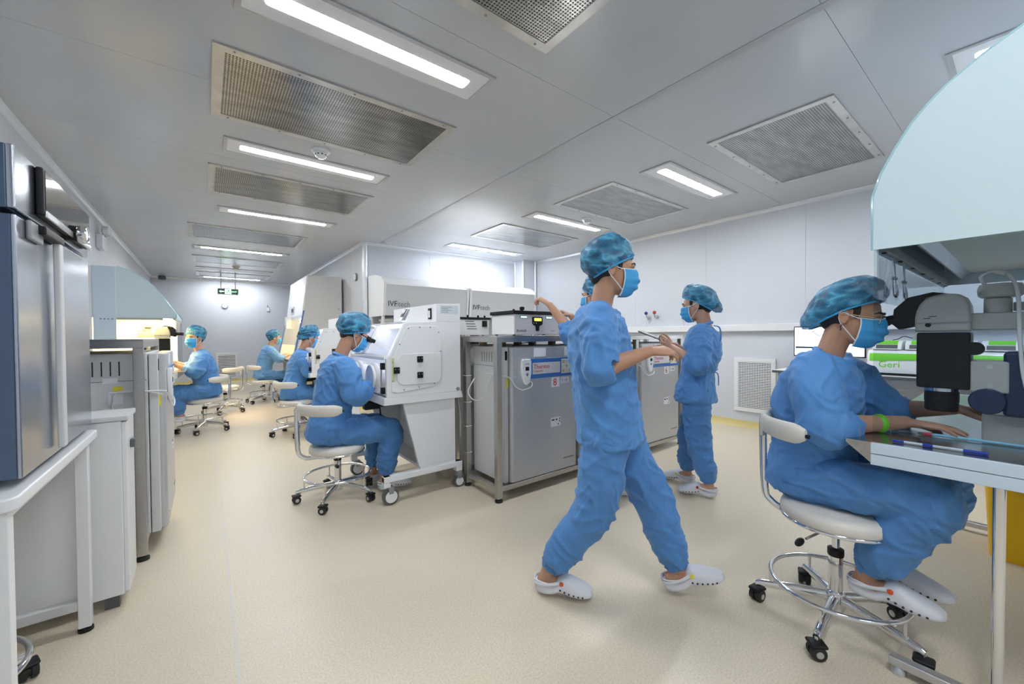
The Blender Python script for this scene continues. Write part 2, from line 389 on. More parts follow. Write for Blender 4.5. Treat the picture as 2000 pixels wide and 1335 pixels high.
wall('wall_alcove', 'y', SY, .1, SX, RW, [3.35, 4.55])
wall('wall_back', 'y', BW, -.1, LW, RW, [.1, 1.3, 2.5, 3.7, 4.9])
# cove skirting
def cove(name, p0, p1, n):
    prof = [(0, 0), (.05, 0), (.03, .006), (.014, .022), (.006, .06), (.006, .085), (0, .085)]
    p0, p1, n = Vector(p0), Vector(p1), Vector(n)
    m = M(); m.rings([[p+n*(a+.004)+Vector((0, 0, b)) for a, b in prof] for p in (p0, p1)])
    m.obj(name, 'skirt', kind='structure')
cove('baseboard_left', (LW, BW, 0), (LW, EW, 0), PX); cove('baseboard_right', (RW, BW, 0), (RW, SY, 0), NX)
cove('baseboard_end', (LW, EW, 0), (SX, EW, 0), NY); cove('baseboard_corridor', (SX, SY, 0), (SX, EW, 0), NX)
cove('baseboard_alcove', (SX, SY, 0), (RW, SY, 0), NY)
def cornice(name, p0, p1, n):
    prof = [(0, -.045), (.007, -.045), (.012, -.02), (.022, -.011), (.045, -.007), (.045, 0), (0, 0)]
    p0, p1, n = Vector(p0), Vector(p1), Vector(n)
    m = M(); m.rings([[p+n*(a+.004)+Vector((0, 0, H+b)) for a, b in prof] for p in (p0, p1)])
    m.obj(name, 'alu', kind='structure')
cornice('trim_2', (LW, BW, 0), (LW, EW, 0), PX); cornice('trim_3', (RW, BW, 0), (RW, SY, 0), NX)
cornice('trim_4', (LW, EW, 0), (SX, EW, 0), NY); cornice('trim_5', (SX, SY, 0), (SX, EW, 0), NX); cornice('trim_6', (SX, SY, 0), (RW, SY, 0), NY)
struct(M().prism(rrect(SX-.035, SX+.05, SY-.035, SY+.05, .034), 'z', 0, H), 'trim_7', 'alu')
struct(M().prism(rrect(5.36, RW-.004, 6.56, SY-.004, .03), 'z', 0, H), 'trim_8', 'wall')
for k, (x, y) in enumerate(((5.37, 6.57), (5.37, 6.84), (5.71, 6.57))):
    M().cyl((x, y, 0), (x, y, H), .028, n=16).obj('trim_%d' % (9+k), 'alu', kind='structure')
# wall-mounted service trunking along the right wall
struct(M().box(RW-.075, RW-.004, -1.2, 6.5, 1.285, 1.375, .006), 'trim_12', 'white')

# ------------------------------------------------------------------ ceiling fixtures
def vent(x0, x1, y0, y1, label, fix=.012):
    t = thing('ceiling_vent', label, 'vent', ((x0+x1)/2, (y0+y1)/2, H), 0, 'perforated ceiling vents')
    M().frame(x0, x1, y0, y1, .055, H-.012, H).obj('frame', 'ventframe', t, True, smooth=False)
    M().box(x0+.05, x1-.05, y0+.05, y1-.05, H-.009, H-.003).obj('perforated_panel', 'perf', t, True, smooth=False)
    for i in range(5):
        for yy in (y0+.022, y1-.022):
            x = x0+.1+(x1-x0-.2)*i/4
            M().lathe([(.007, -.0155), (.005, -.017), (.0, -.017)][::-1]+[(.007, -.012)], (x, yy, H), 8).obj('screw', 'mgrey', t, True)
vent(.055, 1.55, .80, 1.68, 'perforated steel ceiling vent cut off by the top of the frame')
vent(.055, 1.55, 2.69, 3.57, 'long perforated ceiling vent just behind the largest lit lamp, brownish at its left end')
vent(.045, 1.55, 4.58, 5.46, 'second perforated vent down the corridor, behind the first smoke detector')
vent(-.175, 1.33, 7.09, 8.02, 'third corridor vent, over the empty far half of the corridor')
vent(-.18, 1.36, 9.80, 10.64, 'fourth corridor vent, just before the far smoke detector')
vent(-.15, 1.38, 12.15, 12.92, 'last corridor vent, next to the end wall above the exit sign')
vent(3.35, 4.89, .81, 1.655, 'large square perforated vent on the right half of the ceiling, nearest the frosted hood')
vent(3.39, 4.91, 2.66, 3.55, 'middle perforated vent on the right half, with a bright reflection at its left corner')
vent(3.38, 4.93, 4.58, 5.45, 'farthest perforated vent on the right half, above the lettered hoods')
def lamp(x0, x1, y0, y1, label, lit=True, sx=.115, sw=.096):
    t = thing('ceiling_light', label, 'ceiling light', ((x0+x1)/2, (y0+y1)/2, H), 0, 'recessed ceiling lights')
    M().frame(x0, x1, y0, y1, .026, H-.009, H).obj('frame', 'lampframe', t, True, smooth=False)
    M().box(x0+.02, x1-.02, y0+.02, y1-.02, H-.006, H-.001).obj('plate', 'white', t, True, smooth=False)
    yc = (y0+y1)/2
    M().prism(rrect(x0+sx, x1-sx, yc-sw/2, yc+sw/2, .02), 'z', H-.0066, H-.004).obj('diffuser', 'lamp' if lit else 'lampoff', t, True)
lamp(.135, 1.455, 2.03, 2.36, 'largest lit ceiling lamp, at the top of the frame')
lamp(.14, 1.48, 3.90, 4.21, 'lit lamp beside the smoke detector between the two near vents')
lamp(.14, 1.50, 5.99, 6.30, 'third lit lamp down the corridor ceiling')
lamp(-.15, 1.32, 8.75, 9.06, 'fourth lit lamp down the corridor ceiling')
lamp(-.15, 1.35, 11.35, 11.68, 'unlit corridor lamp just behind the far smoke detector', lit=False)
lamp(-.12, 1.35, 13.02, 13.32, 'last lit lamp, tight against the end wall over the exit sign')
lamp(3.42, 4.81, 2.03, 2.36, 'lit lamp between the two nearest vents on the right half of the ceiling')
lamp(3.41, 4.90, 3.88, 4.19, 'lit lamp beside the small detector over the walking man')
lamp(3.38, 4.98, 6.04, 6.36, 'lit lamp farthest back on the right half, over the lettered hoods')
lamp(3.40, 4.80, .0, .31, 'lit lamp partly hidden behind the curved frosted hood')
lamp(.13, 1.47, -.35, -.03, 'ceiling lamp out of view over the near corridor')
lamp(.13, 1.47, -2.2, -1.88, 'ceiling lamp out of view at the back of the room')
lamp(3.40, 4.80, -2.0, -1.7, 'ceiling lamp out of view behind the right workstation')
def smoke(x, y, label, m='white'):
    t = thing('smoke_detector', label, 'smoke detector', (x, y, H), 0)
    M().lathe([(.075, H), (.075, H-.012), (.066, H-.022)], (x, y, 0)).obj('base', m, t, True)
    M().lathe([(.055, H-.022), (.052, H-.04), (.044, H-.055), (.03, H-.066), (.012, H-.07)], (x, y, 0)).obj('sensor_head', m, t, True)
    for i in range(10):
        a = 2*math.pi*i/10
        M().box(-.006, .006, .046, .0505, H-.05, H-.036).xf(Matrix.Translation((x, y, 0)) @ Matrix.Rotation(a, 4, 'Z')).obj('vent_slot', 'black', t, True, smooth=False)
smoke(.81, 3.72, 'white smoke detector between the nearest vent and the second lit lamp')
smoke(4.19, 3.73, 'white smoke detector beside the lit lamp above the walking man')
smoke(.575, 10.95, 'yellowed smoke detector far down the corridor ceiling', 'vinyl')
# exit sign
t = thing('exit_sign', 'green and white exit sign hanging from the ceiling at the corridor end', 'sign', (.46, 12.0, 2.30))
M().box(.25, .67, 11.985, 12.015, 2.30, 2.45, .006).obj('housing', 'white', t, True)
M().box(.262, .395, 11.98, 11.986, 2.318, 2.432).obj('arrow_panel', 'exitgreen', t, True, smooth=False)
M().box(.395, .525, 11.98, 11.986, 2.318, 2.432).obj('pictogram_panel', 'exitlit', t, True, smooth=False)
M().box(.525, .658, 11.98, 11.986, 2.318, 2.432).obj('word_panel', 'exitgreen', t, True, smooth=False)
M().prism([(.28, 2.375), (.32, 2.405), (.32, 2.388), (.38, 2.388), (.38, 2.362), (.32, 2.362), (.32, 2.345)], 'y', 11.977, 11.98).obj('arrow', 'exitlit', t, True, smooth=False)
text('EXIT', .052, (.534, 11.979, 2.357), PX, PZ, 'exitlit', t)
m = M(); m.tube([(.47, 11.978, 2.42), (.468, 11.978, 2.385), (.44, 11.978, 2.36), (.43, 11.978, 2.33)], .007, 6); m.tube([(.468, 11.978, 2.385), (.49, 11.978, 2.36), (.50, 11.978, 2.33)], .006, 6); m.tube([(.44, 11.978, 2.39), (.47, 11.978, 2.41), (.50, 11.978, 2.39)], .005, 6)
m.obj('running_figure', 'exitgreen', t, True)
for x in (.32, .61): M().box(x-.012, x+.012, 11.997, 12.003, 2.45, H).obj('hanger', 'white', t, True)
# small things on walls
def gauge(p, n, r, label):
    t = thing('round_gauge', label, 'gauge', p); ax = 'y' if n[1] else 'x'; sgn = n[1] or n[0]
    M().lathe([(r*.95, 0), (r, .01*sgn), (r, .03*sgn), (r*.86, .036*sgn)], p, 28, ax).obj('rim', 'mgrey', t, True)
    M().lathe([(r*.85, .03*sgn), (r*.84, .037*sgn), (r*.3, .038*sgn)], p, 28, ax).obj('dial', 'paper', t, True)
gauge((.447, EW-.004, 2.14), NY, .075, 'round dark-rimmed gauge on the end wall below the exit sign')
gauge((SX-.004, 7.29, 2.305), NX, .07, 'round gauge on the corridor wall by the aluminium corner post')
t = thing('wall_sensor', 'small white sensor with a stub antenna on the end wall', 'sensor', (1.48, EW, 2.05))
M().box(1.45, 1.52, EW-.035, EW-.004, 2.02, 2.12, .006).obj('body', 'white', t, True)
M().cyl((1.47, EW-.02, 2.12), (1.47, EW-.02, 2.2), .008).obj('antenna', 'mgrey', t, True)
t = thing('emergency_light', 'white twin-head emergency light high on the left wall above the fridge', 'emergency light', (LW, 7.45, 2.45))
M().box(LW+.004, LW+.07, 7.33, 7.58, 2.42, 2.60, .01).obj('body', 'white', t, True)
for y in (7.38, 7.53): M().lathe([(.03, 0), (.055, .02), (.055, .07), (.045, .075)], (LW+.05, y, 2.66), 18, 'x').obj('lamp_head', 'whitemat', t, True); M().cyl((LW+.06, y, 2.59), (LW+.07, y, 2.64), .01).obj('neck', 'mgrey', t, True)
tag(M().box(-.93, -.78, 13.55, 13.7, H-.1, H-.0005, .02).obj('ceiling_camera', 'dgrey'), 'small dark camera on the ceiling in the far left corner', 'camera')
# louvred return-air grilles
def grille(name, ax, c, a0, a1, z0, z1, label, n, pitch_v):
    t = thing(name, label, 'air grille', (c, (a0+a1)/2, z0) if ax == 'x' else ((a0+a1)/2, c, z0)); s = -1
    def B(m, p, q, d0, d1, zz0, zz1, b=0): return m.box(min(c+s*d0, c+s*d1), max(c+s*d0, c+s*d1), p, q, zz0, zz1, b) if ax == 'x' else m.box(p, q, min(c+s*d0, c+s*d1), max(c+s*d0, c+s*d1), zz0, zz1, b)
    f = .055
    mm = M(); B(mm, a0, a1, .004, .03, z0, z0+f, .004); B(mm, a0, a1, .004, .03, z1-f, z1, .004); B(mm, a0, a0+f, .004, .03, z0+f, z1-f, .004); B(mm, a1-f, a1, .004, .03, z0+f, z1-f, .004)
    mm.obj('frame', 'white', t, True)
    B(M(), a0+f, a1-f, .005, .008, z0+f, z1-f).obj('backing', 'black', t, True, smooth=False)
    h = (z1-z0-2*f)/n
    for i in range(n):
        zz = z0+f+h*i
        B(M(), a0+f-.004, a1-f+.004, .009, .024, zz+h*.35, zz+h*.95).obj('slat', 'white', t, True, smooth=False)
    k = int((a1-a0-2*f)/.03)
    for i in range(1, k): B(M(), a0+f+i*.03-.002, a0+f+i*.03+.002, .007, .0105, z0+f, z1-f).obj('upright', 'white', t, True, smooth=False)
grille('wall_grille', 'x', RW, 1.955, 2.46, .21, .93, 'white louvred air grille low on the right wall beside the seated woman', 28, 1)
grille('wall_grille', 'y', EW, .22, .72, .1, .82, 'white louvred air grille low on the far end wall', 14, 1)
# gas outlets
def outlet(y, z, m, label):
    t = thing('gas_outlet', label, 'gas valve', (RW, y, z), 0)
    M().lathe([(.028, -.004), (.028, -.016), (.016, -.02), (.016, -.06)], (RW, y, z-.05), 16, 'x').obj('wall_plate', 'silver', t, True)
    M().tube([(RW-.05, y, z-.05), (RW-.075, y, z-.02), (RW-.08, y, z+.01)], [.013, .013, .012], 10, 3).obj('valve_body', 'silver', t, True)
    M().ell((RW-.085, y, z+.025), (.026, .028, .028), 14, 8).obj('knob', m, t, True)
    M().tube([(RW-.06, y, z-.06), (RW-.07, y+.01, z-.10), (RW-.03, y, z-.19)], .004, 6, 4).obj('hose', 'cable', t, True)
outlet(3.79, 1.57, 'blueknob', 'wall gas valve with a blue knob left of the red one'); outlet(3.64, 1.575, 'redknob', 'wall gas valve with a red knob between the two people')
outlet(3.16, 1.555, 'blueknob', 'wall gas valve just behind the tablet holder, nearer her mask'); outlet(2.98, 1.555, 'redknob', 'wall gas valve mostly hidden behind the tablet holder')

# ------------------------------------------------------------------ workstation with a curved frosted hood
def workstation(label, loc, rz, W, D, hz, top, prof, warm=False, wz=.845):
    """front at y=0, depth runs to -D, x from 0 to W; hood underside at hz"""
    t = thing('curved_workstation', label, 'workstation', loc, rz)
    side = [(0, hz)]+prof+[(-D, top), (-D, hz)]
    for x in (0, W-.012):
        p = M().prism(side, 'x', x, x+.012).obj('side_panel', 'frost', t)
        edge = [(0, hz)]+prof
        M().tube([(x+.006, a+.002, b+.001) for a, b in edge], .0065, 6).obj('panel_edge', 'frostedge', p)
    m = M(); m.rings([[(x, a-d*.5, b-d) for x, d in ((.014, .004), (W-.014, .004), (W-.014, .018), (.014, .018))] for a, b in [(-.004, hz+.0)]+prof+[(-D, top)]])
    m.obj('hood_cover', 'frost2', t)
    M().box(.014, W-.014, -D+.02, -.09, hz+.07, hz+.085).obj('hood_ceiling', 'grey', t)
    M().box(.014, W-.014, -.03, -.012, hz-.004, hz+.035, .003).obj('front_rail', 'mgrey', t)
    M().prism([(-.075, hz+.045), (-.115, hz+.085), (-.135, hz+.085), (-.09, hz+.035)], 'x', .014, W-.014).obj('slanted_rail', 'silver', t)
    for i in range(7):
        x = .06+(W-.12)*i/6
        M().lathe([(.009, hz-.008), (.007, hz-.012), (.002, hz-.013)], (x, -.021, .002), 10).obj('screw', 'black', t)
    M().box(.0, W, -D-.03, -D, .55, top-.01, .004).obj('back_panel', 'white' if warm else 'frost2', t)
    # worktop: steel plate with a bevelled nose, white aprons, chrome legs
    M().prism([(-D, wz-.03), (-D, wz), (.075, wz), (.075, wz-.012), (0, wz-.078), (-.015, wz-.078), (-.015, wz-.03)], 'x', -.004, W+.004).obj('worktop', 'steelh', t)
    for x0 in (-.022, W+.004):
        a = M().box(x0, x0+.018, -D, 0, wz-.037, wz+.002, .002).obj('apron', 'frost2' if not warm else 'white', t)
        M().box(x0+.001, x0+.017, -D, 0, wz-.079, wz-.039, .002).obj('lower_strip', 'frost2' if not warm else 'white', a)
    for x in (.045, W-.06):
        for y in (-.30, -D+.07):
            g = M().cyl((x, y, .02), (x, y, wz-.03), .0145, n=18).obj('leg', 'chrome', t)
            M().lathe([(.024, 0), (.024, .012), (.016, .022)], (x, y, 0), 16).obj('foot', 'silver', g)
        M().box(x-.02, x+.02, -D+.0, -.045, .03, .06, .004).obj('foot_rail', 'silver', t)
        for y in (-.07, -D+.03): M().lathe([(.022, 0), (.022, .014), (.01, .03)], (x, y, 0), 14).obj('levelling_foot', 'silver', t)
    for x in (.0, W-.006):
        M().box(x+.001, x+.006, -D, -.002, wz+.003, hz+.004).obj('side_glass', 'glass', t, smooth=False)
    M().box(.02, W-.02, -.012, -.007, hz-.19, hz+.004).obj('front_glass', 'glass', t, smooth=False)
    for x in (.22, .42):
        M().tube([(x, -.02, hz-.005), (x, -.025, hz-.13), (x+.012, -.025, hz-.155), (x+.035, -.025, hz-.16), (x+.05, -.025, hz-.145), (x+.05, -.02, hz-.11)], .0055, 8, 4).obj('chrome_loop', 'chrome', t)
        M().cyl((x-.016, -.025, hz-.09), (x+.016, -.025, hz-.09), .007).obj('clamp', 'mgrey', t)
    if warm:
        M().box(W-.001, W+.008, -D+.01, -D+.19, wz+.35, top-.005, .002).obj('back_column', 'frost2', t)
        M().box(0, .01, -D, -.06, wz+.002, hz, .001).obj('inner_side_wall', 'white', t)
        M().box(W-.03, W+.004, -D-.10, -D-.035, .9, 1.93, .003).obj('dark_duct', 'dgrey', t)
        for q in range(4): M().box(W+.0075, W+.0095, -D+.06+.03*q, -D+.075+.03*q, wz+.615, wz+.628).obj('printed_mark', 'inkgrey', t, smooth=False)
        M().box(.1, W-.1, -D+.25, -.15, hz+.045, hz+.065).obj('warm_lamp', 'warm', t, smooth=False)
        M().box(W-.05, W-.02, -D+.03, -.12, hz-.02, hz+.03, .004).obj('lamp_cover', 'vinyl', t)
    return t
ws1 = workstation('large workstation with curved frosted blue-white hood at the right edge', (1.955, .353, 0), 0, 1.9, .92, 1.555, 2.26,
    [(0, 1.75), (-.022, 1.825), (-.06, 1.905), (-.10, 1.975), (-.14, 2.025), (-.18, 2.066), (-.255, 2.122), (-.34, 2.17), (-.48, 2.22), (-.65, 2.25)])
ws2 = workstation('workstation with pale blue curved hood and warm light on the left wall', (-.27, 7.75, 0), -90, 1.55, .70, 1.48, 2.05,
    [(0, 1.53), (-.07, 1.64), (-.13, 1.75), (-.2, 1.85), (-.28, 1.93), (-.36, 1.99), (-.44, 2.03), (-.5, 2.05)], warm=True)

# stereo microscopes, eyepieces towards local +y
def microscope(label, loc, rz, group=None):
    t = thing('stereo_microscope', label, 'microscope', loc, rz, group)
    M().box(-.01, .16, -.14, .005, 0, .105, .006).obj('base_block', 'cream', t)
    M().box(-.05, .09, -.14, -.045, .105, .335, .012).obj('column_cover', 'navy', t)
    M().box(-.055, .055, -.06, .035, .185, .30, .008).obj('arm', 'cream', t)
    for z in (.21, .28): M().cyl((-.057, -.015, z), (-.054, -.015, z), .008).obj('bolt', 'silver', t)
    M().box(-.06, .06, .03, .172, .19, .405, .008).obj('zoom_body', 'black', t)
    M().lathe([(.05, .178), (.05, .19)], (0, .108, 0), 26).obj('chrome_ring', 'chrome', t)
    M().lathe([(.030, .098), (.044, .10), (.047, .105), (.047, .13), (.0455, .133), (.048, .137), (.048, .172), (.045, .178)], (0, .108, 0), 28).obj('objective', 'black', t)
    M().lathe([(.042, -.068), (.046, -.062), (.046, -.05), (.036, -.046)], (0, -.01, .155), 26, 'x').obj('focus_knob', 'navy', t)
    M().lathe([(.024, -.068), (.024, -.05)], (0, .02, .345), 20, 'x').obj('zoom_knob', 'black', t)
    m = M().prism([(.03, .408), (.176, .408), (.179, .46), (.175, .49), (.165, .517), (.148, .537), (.122, .549), (.09, .553), (.06, .548), (.042, .534), (.032, .505), (.028, .46)], 'x', -.058, .058, .012)
    m.obj('head_cover', 'cream', t)
    M().cyl((-.0605, .14, .434), (-.0585, .14, .434), .0085).obj('lock_button', 'black', t)
    M().box(-.062, .062, .029, .177, .441, .4435).obj('seam_line', 'mgrey', t, smooth=False)
    M().prism([(.165, .47), (.182, .43), (.225, .418), (.245, .44), (.24, .50), (.20, .545), (.13, .562), (.09, .553), (.15, .545)], 'x', -.05, .05, .008).obj('tube_block', 'black', t)
    for x in (-.032, .032):
        e = M().lathe([(.020, 0), (.019, .04), (.016, .045), (.021, .052), (.022, .085), (.014, .09)], (0, 0, 0), 18).xf(Matrix.Translation((x, .215, .462)) @ Matrix.Rotation(R(-97), 4, 'X')).obj('eyepiece', 'black', t)
    M().prism(rrect(-.13, .035, .413, .475, .012), 'x', -.038, .038, .006).obj('camera_arm', 'cream', t)
    M().lathe([(.034, .475), (.034, .525), (.028, .53)], (0, -.03, 0), 24).obj('adapter', 'cream', t)
    M().lathe([(.030, .48), (.030, .51)], (0, -.095, 0), 20).obj('side_adapter', 'cream', t)
    M().lathe([(.045, .53), (.054, .537), (.056, .56), (.05, .578), (.04, .58)], (0, -.035, 0), 26).obj('camera', 'cream', t)
    M().tube([(-.01, .0, .575), (-.012, .01, .61), (-.02, -.02, .625), (-.035, -.055, .605), (-.05, -.075, .54), (-.055, -.08, .40), (-.06, -.09, .25), (-.07, -.115, .12), (-.075, -.13, .006)], .0055, 8, 5).obj('cable', 'cable', t)
    M().tube([(-.022, -.025, .624), (-.034, -.05, .612)], .009, 8).obj('cable_clip', 'vinyl', t)
    text('OPEN', .006, (-.0585, .15, .45), NY, PZ, 'ink', t, False) if False else None
    for k, (y, l) in enumerate(((.152, .01), (.138, .02), (.146, .012))):
        M().box(-.0587, -.058, y-l, y, .458+.007*(k % 2), .461+.007*(k % 2)).obj('printed_mark', 'ink', t, smooth=False)
    return t
mic1 = microscope('large cream and black stereo microscope inside the right workstation', (2.285, .1, .845), 0)
mic2 = microscope('cream microscope lit warm inside the left pale blue workstation', (-.52, 6.55, .845), -90)

# syringe, pen, dish on the steel worktop
t = thing('syringe', 'clear syringe with red sleeve and long pale blue tube on the steel worktop', 'syringe', (2.235, .26, .845), 0)
a, b = Vector((2.222, .341, .853)), Vector((2.236, .228, .853)); d = (b-a).normalized()
M().cyl(a, a+d*.075, .0062, n=14).obj('barrel', 'clear', t, True); M().cyl(a-d*.004, a, .0075, n=14).obj('plunger_flange', 'maskw', t, True); M().cyl(a, a+d*.02, .0035).obj('plunger', 'black', t, True)
M().cyl(a+d*.075, a+d*.09, .0055).obj('stopper', 'dgrey', t, True); M().cyl(a+d*.09, a+d*.114, .0062).obj('sleeve', 'red', t, True)
M().cyl(a+d*.114, (2.252, -.06, .8515), .0052).obj('tube', 'cyan', t, True)
t = thing('marker_pen', 'blue and white double-ended marker pen along the worktop edge', 'pen', (2.02, .19, .845), 0)
a, b = Vector((2.013, .305, .851)), Vector((2.022, .078, .851)); d = (b-a).normalized(); L = (b-a).length
for k, (u, v, r, m) in enumerate(((0, .13, .0048, 'penblue'), (.13, .38, .0045, 'maskw'), (.34, .45, .0052, 'penblue'), (.45, .76, .0047, 'maskw'), (.76, 1.0, .0055, 'penblue'))):
    M().cyl(a+d*L*u, a+d*L*v, r, n=12).obj(('cap', 'barrel', 'clip', 'barrel', 'cap')[k], m, t, True)
t = thing('petri_dish', 'small clear culture dish behind the marker pen', 'dish', (2.12, .235, .845), 0)
M().lathe([(.018, .847), (.019, .8475), (.019, .857), (.0175, .857), (.0172, .849), (.001, .849)], (2.12, .235, 0), 26).obj('dish', 'clear', t, True)
M().lathe([(.0205, .853), (.0205, .860), (.001, .861)], (2.12, .235, 0), 26).obj('lid', 'clear', t, True)

# ------------------------------------------------------------------ fridge on its white table, left
t = thing('steel_fridge', 'tall brushed steel laboratory fridge at the left edge', 'fridge', (-.72, 2.08, .865))
M().box(-1.06, -.47, 1.67, 2.505, .87, 1.775, .006).obj('body', 'fridgeside', t, True)
M().box(-.47, -.415, 1.672, 2.503, 1.603, 1.775, .004).obj('header_core', 'fridgeside', t, True); M().box(-.416, -.40, 1.67, 2.505, 1.603, 1.775, .004).obj('header', 'fridge', t, True)
dr = M().box(-.465, -.409, 1.672, 2.503, .87, 1.588, .004).obj('door', 'fridgeside', t, True); M().box(-.41, -.40, 1.67, 2.505, .87, 1.588, .004).obj('front_sheet', 'fridge', dr, True)
M().box(-.392, -.375, 1.955, 1.995, .89, 1.57, .005).obj('handle', 'grey', dr, True)
M().box(-.40, -.372, 1.80, 1.997, 1.562, 1.588, .005).obj('handle_bracket', 'black', dr, True)
M().box(-.40, -.388, 1.74, 1.85, 1.535, 1.59, .005).obj('hinge_plate', 'mgrey', dr, True)
M().box(-.40, -.382, 1.83, 2.43, 1.625, 1.772, .006).obj('control_panel', 'black', t, True)
M().box(-.383, -.380, 1.845, 2.42, 1.645, 1.765, .001).obj('glass_display', X['dgrey'] if False else mat('dark_mirror_glass', (.03, .028, .026), .03, coat=1), t, True)
M().box(-.384, -.377, 1.84, 2.43, 1.622, 1.642, .003).obj('lower_bezel', 'silver', t, True)
kb = M().lathe([(.028, 0), (.030, .03), (.027, .03)], (-.40, 2.17, 1.64), 28, 'x').obj('knob_collar', 'black', t, True)
M().lathe([(.031, .03), (.033, .034), (.033, .052), (.030, .056), (.026, .053)], (-.40, 2.17, 1.64), 32, 'x').obj('knob', 'chrome', kb, True)
for y in (1.72, 2.45):
    for x in (-1.02, -.5): M().lathe([(.025, .848), (.025, .86), (.018, .872)], (x, y, 0), 16).obj('foot', 'black', t, True)
M().box(-.90, -.41, 1.85, 1.852, 1.2, 1.24).obj('x', 'black', t, True) if False else None
t = thing('white_table', 'white metal table carrying the steel fridge', 'table', (-.72, 2.06, 0))
M().prism(rrect(-1.07, -.385, 1.56, 2.54, .03), 'z', .812, .848, .006).obj('table_top', 'white', t, True)
for x in (-1.03, -.425):
    for y in (1.60, 2.46):
        g = M().box(x-.02, x+.02, y-.02, y+.02, .02, .812, .003).obj('leg', 'white', t, True)
        M().lathe([(.025, 0), (.025, .012), (.012, .022)], (x, y, 0), 16).obj('foot', 'black', g, True)
M().box(-1.03, -.445, 2.44, 2.48, .10, .14, .003).obj('cross_bar', 'grey', t, True)
M().box(-1.02, -.46, 1.58, 1.61, .74, .80, .003).obj('apron', 'white', t, True); M().box(-.46, -.43, 1.60, 2.46, .76, .80, .003).obj('apron', 'white', t, True)
# low cabinet
t = thing('low_cabinet', 'low white cabinet with a dark handle between fridge and rack', 'cabinet', (-.6, 2.68, 0))
M().box(-.90, -.315, 2.56, 2.80, .06, .868, .004).obj('body', 'white', t, True)
M().box(-.92, -.29, 2.55, 2.81, .87, .893, .004).obj('top', 'grey', t, True)
dr = M().box(-.315, -.298, 2.565, 2.795, .07, .862, .003).obj('door', 'white', t, True)
M().box(-.298, -.28, 2.66, 2.70, .72, .76, .004).obj('handle', 'dgrey', dr, True)
for x in (-.85, -.36):
    for y in (2.6, 2.76): M().box(x-.025, x+.025, y-.02, y+.02, 0, .06).obj('foot', 'dgrey', t, True)

# ------------------------------------------------------------------ steel racks and incubators
def rack(label, x0, x1, y0, y1, posts_x, zt=1.25):
    t = thing('steel_rack', label, 'rack', ((x0+x1)/2, (y0+y1)/2, 0))
    p = .045
    M().box(x0, x1, y0, y1, zt-.05, zt-.008, .003).obj('top_frame', 'steel', t, True)
    M().box(x0, x1, y0, y1, zt-.0075, zt, .002).obj('top_plate', 'steel', t, True)
    for x in posts_x:
        for y in (y0+p/2, y1-p/2):
            g = M().box(x-p/2, x+p/2, y-p/2, y+p/2, .028, zt-.05, .003).obj('leg', 'steel', t, True)
            M().lathe([(.03, 0), (.03, .014), (.014, .02), (.012, .04)], (x, y, 0), 18).obj('foot', 'rubber', g, True)
    for y in (y0+p/2, y1-p/2): M().box(x0+.03, x1-.03, y-.018, y+.018, .075, .112, .003).obj('long_rail', 'steel', t, True)
    for x in posts_x: M().box(x-.018, x+.018, y0+.03, y1-.03, .075, .112, .003).obj('cross_rail', 'steel', t, True)
    return t
rack('long stainless rack in mid room holding the lettered incubators', 1.706, 4.30, 2.40, 2.885, (1.729, 3.44, 4.277))
rack('stainless rack behind the mid-room rack, carrying the small white box', 1.706, 4.30, 2.96, 3.42, (1.729, 3.44, 4.277))
rack('stainless rack on the left wall beside the low cabinet', -1.05, -.275, 3.02, 3.98, (-1.025, -.298), 1.245)

